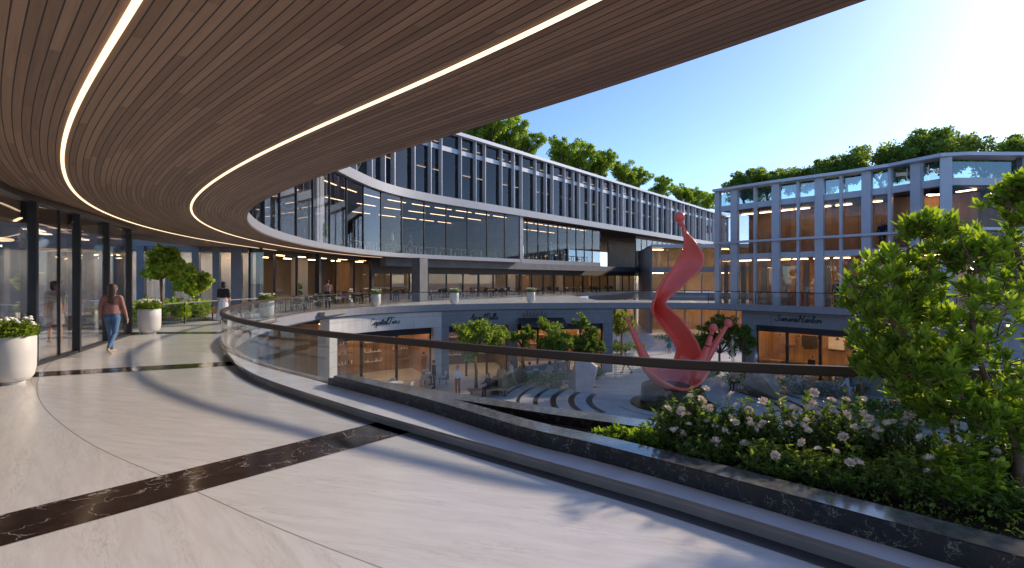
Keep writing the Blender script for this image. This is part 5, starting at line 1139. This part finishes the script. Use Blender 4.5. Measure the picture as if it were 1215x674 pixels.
def shelf_plant(label, x, y, z, s, seed, m='leaf_mid'):
    t = thing('potted_plant', label, 'plant', (x, y, z), 0, 'potted plants behind glass'); b = MB(); b.lathe([(0, 0), (.14, 0), (.19, .4), (.17, .4), (.16, .36), (0, .36)], n=16); b.build('pot', 'white_pot', t); r = random.Random(seed); b = MB()
    for _ in range(160): leaf(b, Vector((r.uniform(-.1, .1), r.uniform(-.1, .1), .4 + r.random() * s * .6)), rvec(r) + Vector((0, 0, .5)), rvec(r) + Vector((0, 0, 1)), r.uniform(.14, .26), .09, r.random())
    b.build('foliage', m, t)
for i, (px, d, lab) in enumerate([(355, .8, 'tall potted plant behind the first gallery panes'), (547, .9, 'potted plant inside the gallery above the clipped tree'), (690, 1.0, 'potted plant in the gallery left of the sculpture'), (762, 1.0, 'leafy potted plant in the gallery just left of the red ribbon')]):
    s_ = FAC.bearing(px, 0, FAC.L, d); x, y = FAC.off(s_, d); shelf_plant(lab, x, y, .012, 1.6, 200 + i)
s_ = SOF.bearing(392, SOF.near((-10.4, 25)), S_LINE, .5); x, y = SOF.off(s_ - .9, .5); shelf_plant('potted plant behind the curved office glass beside the white column', x, y, Z_OFF, 1.2, 210)

# ------------------------------------------------------------------ people
def dirv(a, side=0.0): return Vector((math.sin(side), math.sin(a) * math.cos(side), -math.cos(a) * math.cos(side)))
def make_body(pose, female, voxel=.014, fingers=True):
    """one continuous body: tapered limbs, hands with fingers, face; faces +Y, 1.70 m tall"""
    cap = []; add = lambda p, q, r0, r1, m: cap.append((Vector(p), Vector(q), r0, r1, m))
    hz = .90; lean = pose.get('lean', .03); sw = .165 if female else .19; hw = .085
    hip = Vector((0, 0, hz)); up = Vector((0, math.sin(lean), math.cos(lean))); P = lambda x, y, t: hip + up * t + Vector((x, y, 0))
    for s in (-1, 1):
        add(P(s * .07, -.02, .0), P(s * .06, 0, .12), .105, .10, 2); add(P(s * .055, 0, .14), P(s * .06, .0, .24), .092 if female else .105, .095, 1)
        add(P(s * .06, .01, .26), P(s * .085, .0, .43), .10, .095, 1); add(P(s * .03, -.01, .47), P(s * sw, -.01, .475), .07, .058, 1)
        if female: add(P(s * .065, .075, .36), P(s * .065, .08, .355), .052, .05, 1)
    add(P(0, -.01, .5), P(0, .01, .60), .052, .047, 0)                                    # neck
    hd = P(0, .025, .69); yaw = pose.get('yaw', 0.0); fw = Vector((math.sin(yaw), math.cos(yaw), 0)); sd_ = Vector((fw.y, -fw.x, 0)); Z = Vector((0, 0, 1))
    add(hd + Z * .025 - fw * .015, hd + Z * .03 + fw * .01, .088, .086, 0); add(hd - Z * .02 + fw * .03, hd - Z * .075 + fw * .045, .066, .036, 0)
    add(hd + fw * .09 + Z * .01, hd + fw * .112 - Z * .022, .010, .015, 0); add(hd + fw * .088 - Z * .05 - sd_ * .015, hd + fw * .088 - Z * .05 + sd_ * .015, .009, .009, 0)
    for s in (-1, 1): add(hd + sd_ * s * .088 + Z * .02, hd + sd_ * s * .09 - Z * .02, .014, .010, 0); add(hd + fw * .078 + sd_ * s * .032 + Z * .018, hd + fw * .079 + sd_ * s * .036 + Z * .018, .012, .012, 5)
    feet = []
    for s, k in ((-1, 'l'), (1, 'r')):
        a, kn = pose.get('hip_' + k, 0), pose.get('knee_' + k, .05); h0 = Vector((s * hw, 0, hz - .02)); kd = dirv(a, s * pose.get('spread', .02)); kp = h0 + kd * .41; ad = dirv(a - kn); ap = kp + ad * .40
        add(h0, h0.lerp(kp, .5), .092, .075, 2); add(h0.lerp(kp, .5), kp, .075, .056, 2); add(kp, kp.lerp(ap, .35) + Vector((0, -.012, 0)), .054, .055, pose.get('shin', 2)); add(kp.lerp(ap, .35) + Vector((0, -.012, 0)), ap, .055, .040, pose.get('shin', 2))
        fa = a - kn; ft = pose.get('toe_' + k, 0.0); fd = Vector((0, math.cos(ft), -math.sin(ft))); heel = ap + Vector((0, -.03, -.045)); add(heel, heel + fd * .10 + Vector((0, 0, .0)), .036, .036, 3); add(heel + fd * .10, heel + fd * .19 - Vector((0, 0, .008)), .034, .026, 3); feet.append((heel.z - .036, (heel + fd * .19).z - .034))
        sh = P(s * (sw + .015), -.01, .465); ua, el, out = pose.get('arm_' + k, 0), pose.get('elb_' + k, .25), pose.get('out_' + k, .10)
        ed = dirv(ua, s * out); ep = sh + ed * .28; fd2 = dirv(ua + el, s * out * pose.get('in_' + k, .3)); wp = ep + fd2 * .25
        sl = pose.get('sleeve', 1); add(sh, ep, .052, .043, 1); add(ep, ep.lerp(wp, .55), .042, .037, 1 if sl else 0); add(ep.lerp(wp, .55), wp, .036, .027, 1 if sl else 0)
        hd2 = fd2; pl = wp + hd2 * .05; add(wp, pl, .026, .029, 0); fx = Vector((0, 1, 0)) - hd2 * hd2.y; fx = fx.normalized() if fx.length > .05 else Vector((1, 0, 0)); inn = Vector((-s, 0, 0))
        if fingers:
            for f_, (o_, L_) in enumerate(((-.024, .062), (-.008, .078), (.009, .085), (.025, .075))):
                k0 = pl + hd2 * .028 - fx * o_; k1 = k0 + hd2 * L_ * .5 + inn * .004; k2 = k1 + (hd2 + inn * .5).normalized() * L_ * .5; add(k0, k1, .0088, .008, 0); add(k1, k2, .008, .0068, 0)
            t0 = wp + hd2 * .03 + fx * .02; t1 = t0 + (hd2 + fx * .8).normalized() * .035; add(t0, t1, .011, .0095, 0); add(t1, t1 + (hd2 + fx * .2 + inn * .4).normalized() * .03, .009, .0075, 0)
        else: add(pl, pl + hd2 * .06, .026, .018, 0)
    lo = min(min(f) for f in feet) if not pose.get('sit') else min(min(f) for f in feet)
    b = MB()
    for p, q, r0, r1, m in cap:
        if (q - p).length > 1e-4:
            d = (q - p).normalized(); b.tube([p - d * r0 * .5, p, q, q + d * r1 * .5], [r0 * .86, r0, r1, r1 * .86], 10)
        b.ball(p, r0, 10); b.ball(q, r1, 10)
    o = b.build('tmp', []); md = o.modifiers.new('r', 'REMESH'); md.mode = 'VOXEL'; md.voxel_size = voxel; m2 = o.modifiers.new('s', 'SMOOTH'); m2.factor = .5; m2.iterations = 3
    me = D.meshes.new_from_object(o.evaluated_get(C.evaluated_depsgraph_get())); D.objects.remove(o)
    for n_ in ('skin', 'cloth_grey', 'cloth_denim', 'chair_dark', 'hair_black', 'hair_black'): me.materials.append(M[n_])
    mi = []
    for f in me.polygons:
        c_ = f.center; best = 9; bm_ = 0
        for p, q, r0, r1, m in cap:
            d = q - p; l2 = d.length_squared; t_ = max(0, min(1, (c_ - p).dot(d) / l2)) if l2 > 1e-9 else 0; e = (c_ - p - d * t_).length - (r0 + (r1 - r0) * t_)
            if e < best: best = e; bm_ = m
        mi.append(bm_)
    me.polygons.foreach_set('material_index', mi); me.polygons.foreach_set('use_smooth', [True] * len(mi))
    for v in me.vertices: v.co.z -= lo
    me.name = 'person'; return me, hd - Vector((0, 0, lo)), fw, hip.z - lo
def blob(name, balls, m, parent, voxel=.016):
    b = MB()
    for c_, r in balls: b.ball(c_, r, 12)
    o = b.build('tmp', []); md = o.modifiers.new('r', 'REMESH'); md.mode = 'VOXEL'; md.voxel_size = voxel; m2 = o.modifiers.new('s', 'SMOOTH'); m2.factor = .5; m2.iterations = 4
    me = D.meshes.new_from_object(o.evaluated_get(C.evaluated_depsgraph_get())); D.objects.remove(o); me.materials.clear(); me.materials.append(M[m]); me.polygons.foreach_set('use_smooth', [True] * len(me.polygons)); me.name = name; return link(name, me, parent)
def cloth_tube(name, rows, m, parent, folds=.06, nf=9, ph=0):
    b = MB(); n = 36; k0 = len(b.v); zmax, zmin = rows[0][2], rows[-1][2]
    for rx, ry, z, cy in rows:
        g = (zmax - z) / max(.01, zmax - zmin)
        for i in range(n): a = 2 * math.pi * i / n; w_ = 1 + folds * g * math.sin(a * nf + ph + z * 3); b.v.append((rx * w_ * math.cos(a), cy + ry * w_ * math.sin(a), z))
    for j in range(len(rows) - 1):
        for i in range(n): b.f.append((k0 + j * n + i, k0 + j * n + (i + 1) % n, k0 + (j + 1) * n + (i + 1) % n, k0 + (j + 1) * n + i)); b.mi.append(0)
    return b.build(name, m, parent, True)
BODY = {}
POSES = dict(
    stroll=dict(hip_l=.30, knee_l=.10, hip_r=-.22, knee_r=.55, toe_r=.55, arm_l=-.22, arm_r=.10, elb_l=.35, elb_r=.30, out_l=.14, out_r=.22),
    walk=dict(hip_l=-.36, knee_l=.30, toe_l=.35, hip_r=.38, knee_r=.10, arm_l=.42, arm_r=-.38, elb_l=.4, elb_r=.25, lean=.06),
    stand=dict(hip_l=.02, hip_r=-.03, knee_l=.04, knee_r=.08, arm_l=.05, arm_r=.12, elb_l=.25, elb_r=.9, in_r=-1.5),
    idle=dict(hip_l=.05, hip_r=-.05, knee_l=.06, knee_r=.03, arm_l=-.05, arm_r=.0, elb_l=.2, elb_r=.3, spread=.05, yaw=.4),
    sit=dict(hip_l=1.5, hip_r=1.45, knee_l=1.5, knee_r=1.4, arm_l=.5, arm_r=.45, elb_l=.9, elb_r=1.0, lean=.08, sit=1))
def person(label, loc, rz, pose, female, top, bottom, hair='short', hairm='hair_black', h=1.7, shoes='chair_dark', skirt=None, bare=False, shortsleeve=False, fine=False):
    key = (pose, female, bare, shortsleeve, fine)
    if key not in BODY:
        pz = dict(POSES[pose]); pz['shin'] = 0 if bare else 2; pz['sleeve'] = 0 if shortsleeve else 1
        BODY[key] = make_body(pz, female, .0085 if fine else .015, True)
    me, hd, fw, hipz = BODY[key]; o = link('person', me); o.location = loc; o.rotation_euler = (0, 0, rz); s = h / 1.70; o.scale = (s, s, s)
    for i, m in enumerate(['skin', 'cloth_' + top, 'skin' if (bare and skirt) else 'cloth_' + bottom, shoes, hairm, 'hair_black']): o.material_slots[i].link = 'OBJECT'; o.material_slots[i].material = M[m]
    tag(o, label, 'person'); Z = Vector((0, 0, 1))
    bl = [(hd + Z * .045 - fw * .022, (.100, .104, .086)), (hd + Z * .01 - fw * .05, (.092, .07, .09))]
    if hair == 'long':
        for k in range(7): u = k / 6; bl += [(hd - Z * (.02 + .27 * u) - fw * (.06 + .035 * u), (.100 - .012 * u, .058, .07)), (hd + Vector((fw.y, -fw.x, 0)) * (.06 if k % 2 else -.06) - Z * (.05 + .27 * u) - fw * (.055 + .03 * u), (.042, .045, .06))]
    elif hair == 'bob': bl += [(hd - Z * .05 - fw * .05, (.098, .066, .085)), (hd - Z * .10 - fw * .055, (.085, .055, .06))]
    elif hair == 'bun': bl += [(hd + Z * .06 - fw * .12, (.045, .045, .042))]
    blob('hair', bl, hairm, o)
    if skirt == 'long': cloth_tube('skirt', [(.13, .115, hipz + .13, 0), (.165, .15, hipz + .02, 0), (.19, .19, hipz - .25, .0), (.23, .26, hipz - .55, .0), (.26, .30, hipz - .74, .0)], 'cloth_' + bottom, o, .07)
    if skirt == 'dress': cloth_tube('dress', [(.165, .125, hipz + .40, 0), (.145, .12, hipz + .22, 0), (.135, .12, hipz + .12, 0), (.185, .16, hipz - .02, 0), (.205, .19, hipz - .25, 0), (.215, .21, hipz - .40, 0)], 'cloth_' + bottom, o, .05)
    if fine:   # loose shirt hem and seat pockets on the walking woman in front
        cloth_tube('shirt_hem', [(.158, .125, hipz + .30, 0), (.170, .135, hipz + .20, 0), (.178, .142, hipz + .12, 0), (.180, .145, hipz + .08, 0)], 'cloth_' + top, o, .04, 7)
    return o
def ground(px, py, z=Z_PLAZA): x, y = at_px(px, py, z); return (x, y, z)
x, y = at_px(133, 419, 0)
person('woman in a dusty pink shirt and blue jeans walking away beside the shopfront', (x, y, .0), .25, 'stroll', True, 'pink', 'denim', 'long', 'hair_brown', 1.64, 'cloth_tan', fine=True)
x, y = at_y(265, 19.6)
wb = person('woman in a black top and long white skirt with a straw bag at the bend', (x, y, 0), .15, 'stand', True, 'black', 'white', 'bob', 'hair_black', 1.63, 'cloth_tan', 'long', True, True)
bag = MB(); bag.lathe([(0, 0), (.13, 0), (.17, .12), (.16, .24), (.15, .24), (.15, .05), (0, .05)], n=20); bag.tube([(-.15, 0, .23), (-.1, 0, .42), (.1, 0, .42), (.15, 0, .23)], .012, 6)
o = bag.build('straw_bag', 'cloth_straw', None, True); o.location = (x - .27, y + .02, .42); tag(o, 'woven straw bag hanging at the side of the woman in black', 'bag')
x, y = at_px(65, 407, 0)
person('woman in a short grey dress standing inside the glass shopfront', (x, y, .02), 1.1, 'idle', True, 'grey', 'grey', 'bob', 'hair_black', 1.66, 'cloth_tan', 'dress', True, True)
s_ = RAIL.bearing(389, SL - 4, S850, 1.6); x, y = RAIL.off(s_, 1.6)
person('man in a pale pink shirt standing behind the far rail above the light line', (x, y, 0), .5, 'stand', False, 'pink', 'black', 'short', 'hair_black', 1.66)
for px, lab, top, fem, rz in ((466, 'man in a pale blue shirt standing behind the curved office glass', 'paleblue', False, 1.9), (487, 'woman in a navy dress standing behind the curved office glass', 'navy', True, 1.2)):
    s_ = SOF.bearing(px, SOF.near((-10.4, 28)), K11, .9); x, y = SOF.off(s_, .9); person(lab, (x, y, Z_OFF), rz, 'idle', fem, top, 'navy' if fem else 'charcoal', 'short', 'hair_black', 1.75, skirt='dress' if fem else None, bare=fem)
for px, d, z, lab, top, fem, rz in ((981, .9, .012, 'figure in a red dress at the pavilion window above the shop', 'red', True, .6), (993, .9, .012, 'figure in black beside the red dress in the pavilion', 'black', False, 2.2), (1047, .8, 3.5, 'dark figure on the upper floor of the pavilion', 'navy', False, 2.8)):
    s_ = PV.bearing(px, 0, PV.near((22.4, 26.4)), d); x, y = PV.off(s_, d); person(lab, (x, y, z), rz, 'idle', fem, top, top, 'bob' if fem else 'short', 'hair_black', 1.7, skirt='dress' if fem else None, bare=fem)
PEOPLE = [(743, 443, 1.45, 'walk', False, 'white', 'tan', 'short', 'man in a white shirt and tan trousers striding left before the sculpture', {}),
          (711, 420, .5, 'walk', False, 'blue', 'navy', 'short', 'man in a blue top with a dark backpack walking away', {}),
          (731, 416, 2.8, 'walk', False, 'white', 'charcoal', 'short', 'man in a white tee and dark shorts walking far left of the sculpture', dict(bare=False)),
          (794, 419, .3, 'walk', True, 'teal', 'teal', 'bob', 'person in a teal dress seen inside the curve of the red ribbon', dict(skirt='dress', bare=True)),
          (543, 470, 2.9, 'stand', False, 'white', 'rust', 'short', 'man in a white tee and rust trousers behind the near glass', {}),
          (515, 461, 2.0, 'idle', False, 'navy', 'charcoal', 'short', 'man in a dark blue suit standing by the pale shop pier', {}),
          (503, 446, .9, 'idle', True, 'rust', 'rust', 'bun', 'woman in rust standing at the pale shop window', {}),
          (594, 466, 2.6, 'idle', True, 'tan', 'tan', 'long', 'woman in beige standing before the curved stone wall', {}),
          (607, 461, 1.9, 'walk', False, 'white', 'tan', 'short', 'person in cream walking along the curved stone wall', {}),
          (673, 446, 1.6, 'walk', True, 'black', 'tan', 'bun', 'woman in a black top and tan trousers walking behind the near rail', {}),
          (1008, 480, .35, 'walk', False, 'paleblue', 'grey', 'short', 'man in a pale shirt with a dark backpack walking away at the right', {}),
          (963, 452, 2.2, 'idle', True, 'black', 'tan', 'bun', 'woman standing by the hedge before the pavilion shop', {})]
PP = {}
for px, py, rz, pose, fem, top, bot, hr, lab, kw in PEOPLE:
    o = person(lab, ground(px, py), rz, pose, fem, top, bot, hr, 'hair_brown' if px % 3 == 0 else 'hair_black', 1.74 if not fem else 1.66, **kw); PP[px] = o
def backpack(label, o):
    b = MB(); b.box((0, 0, 0), (.30, .16, .44)); b.box((0, -.1, -.06), (.24, .06, .24)); b.tube([(-.09, .08, .2), (-.1, .22, .24), (-.1, .26, .0), (-.1, .08, -.16)], .02, 6); b.tube([(.09, .08, .2), (.1, .22, .24), (.1, .26, .0), (.1, .08, -.16)], .02, 6)
    q = b.build('backpack', 'chair_dark'); md = q.modifiers.new('b', 'BEVEL'); md.width = .04; md.segments = 3; v = Matrix.Rotation(o.rotation_euler.z, 3, 'Z') @ Vector((0, -.19, 1.25)); q.location = o.location + v; q.rotation_euler = o.rotation_euler; tag(q, label, 'backpack')
backpack('dark backpack worn by the man in blue', PP[711]); backpack('dark backpack worn by the man in the pale shirt at the right', PP[1008])
bench = MB(); bench.box((0, 0, .40), (2.4, .5, .08)); bench.box((-1, 0, .18), (.1, .45, .36)); bench.box((1, 0, .18), (.1, .45, .36)); x, y, z = ground(580, 470); bo = bench.build('bench', 'wood_top'); bo.location = (x, y, z); bo.rotation_euler = (0, 0, .2); tag(bo, 'wooden bench before the curved stone wall', 'bench')
for px, yy, rz, fem, top, bot, hr, lab in ((580, None, 2.4, True, 'navy', 'black', 'long', 'woman in dark clothes seated on the wooden bench'), (620, 33.2, .4, False, 'tan', 'black', 'short', 'man in a tan shirt seated with his back turned at the plaza table'), (628.5, 33.0, .1, True, 'pink', 'tan', 'bun', 'woman seated beside the man in tan at the plaza table'),
        (652, 33.4, -.5, True, 'paleblue', 'navy', 'bob', 'woman in pale blue seated under the tall plaza tree'), (662, 34.0, 1.2, False, 'black', 'charcoal', 'short', 'man in black seated under the tall plaza tree'), (872, 30.6, 2.3, True, 'pink', 'black', 'long', 'woman with long dark hair seated near the pavilion shop corner')):
    if yy is None: x, y, _ = ground(px, 470)
    else: x, y = at_y(px, yy)
    person(lab, (x, y, Z_PLAZA + .02), rz, 'sit', fem, top, bot, hr, 'hair_black', 1.7 if not fem else 1.64)
    if yy: put(CC, USED, (x, y, Z_PLAZA), rz, 'cream chair carrying a seated guest on the plaza')
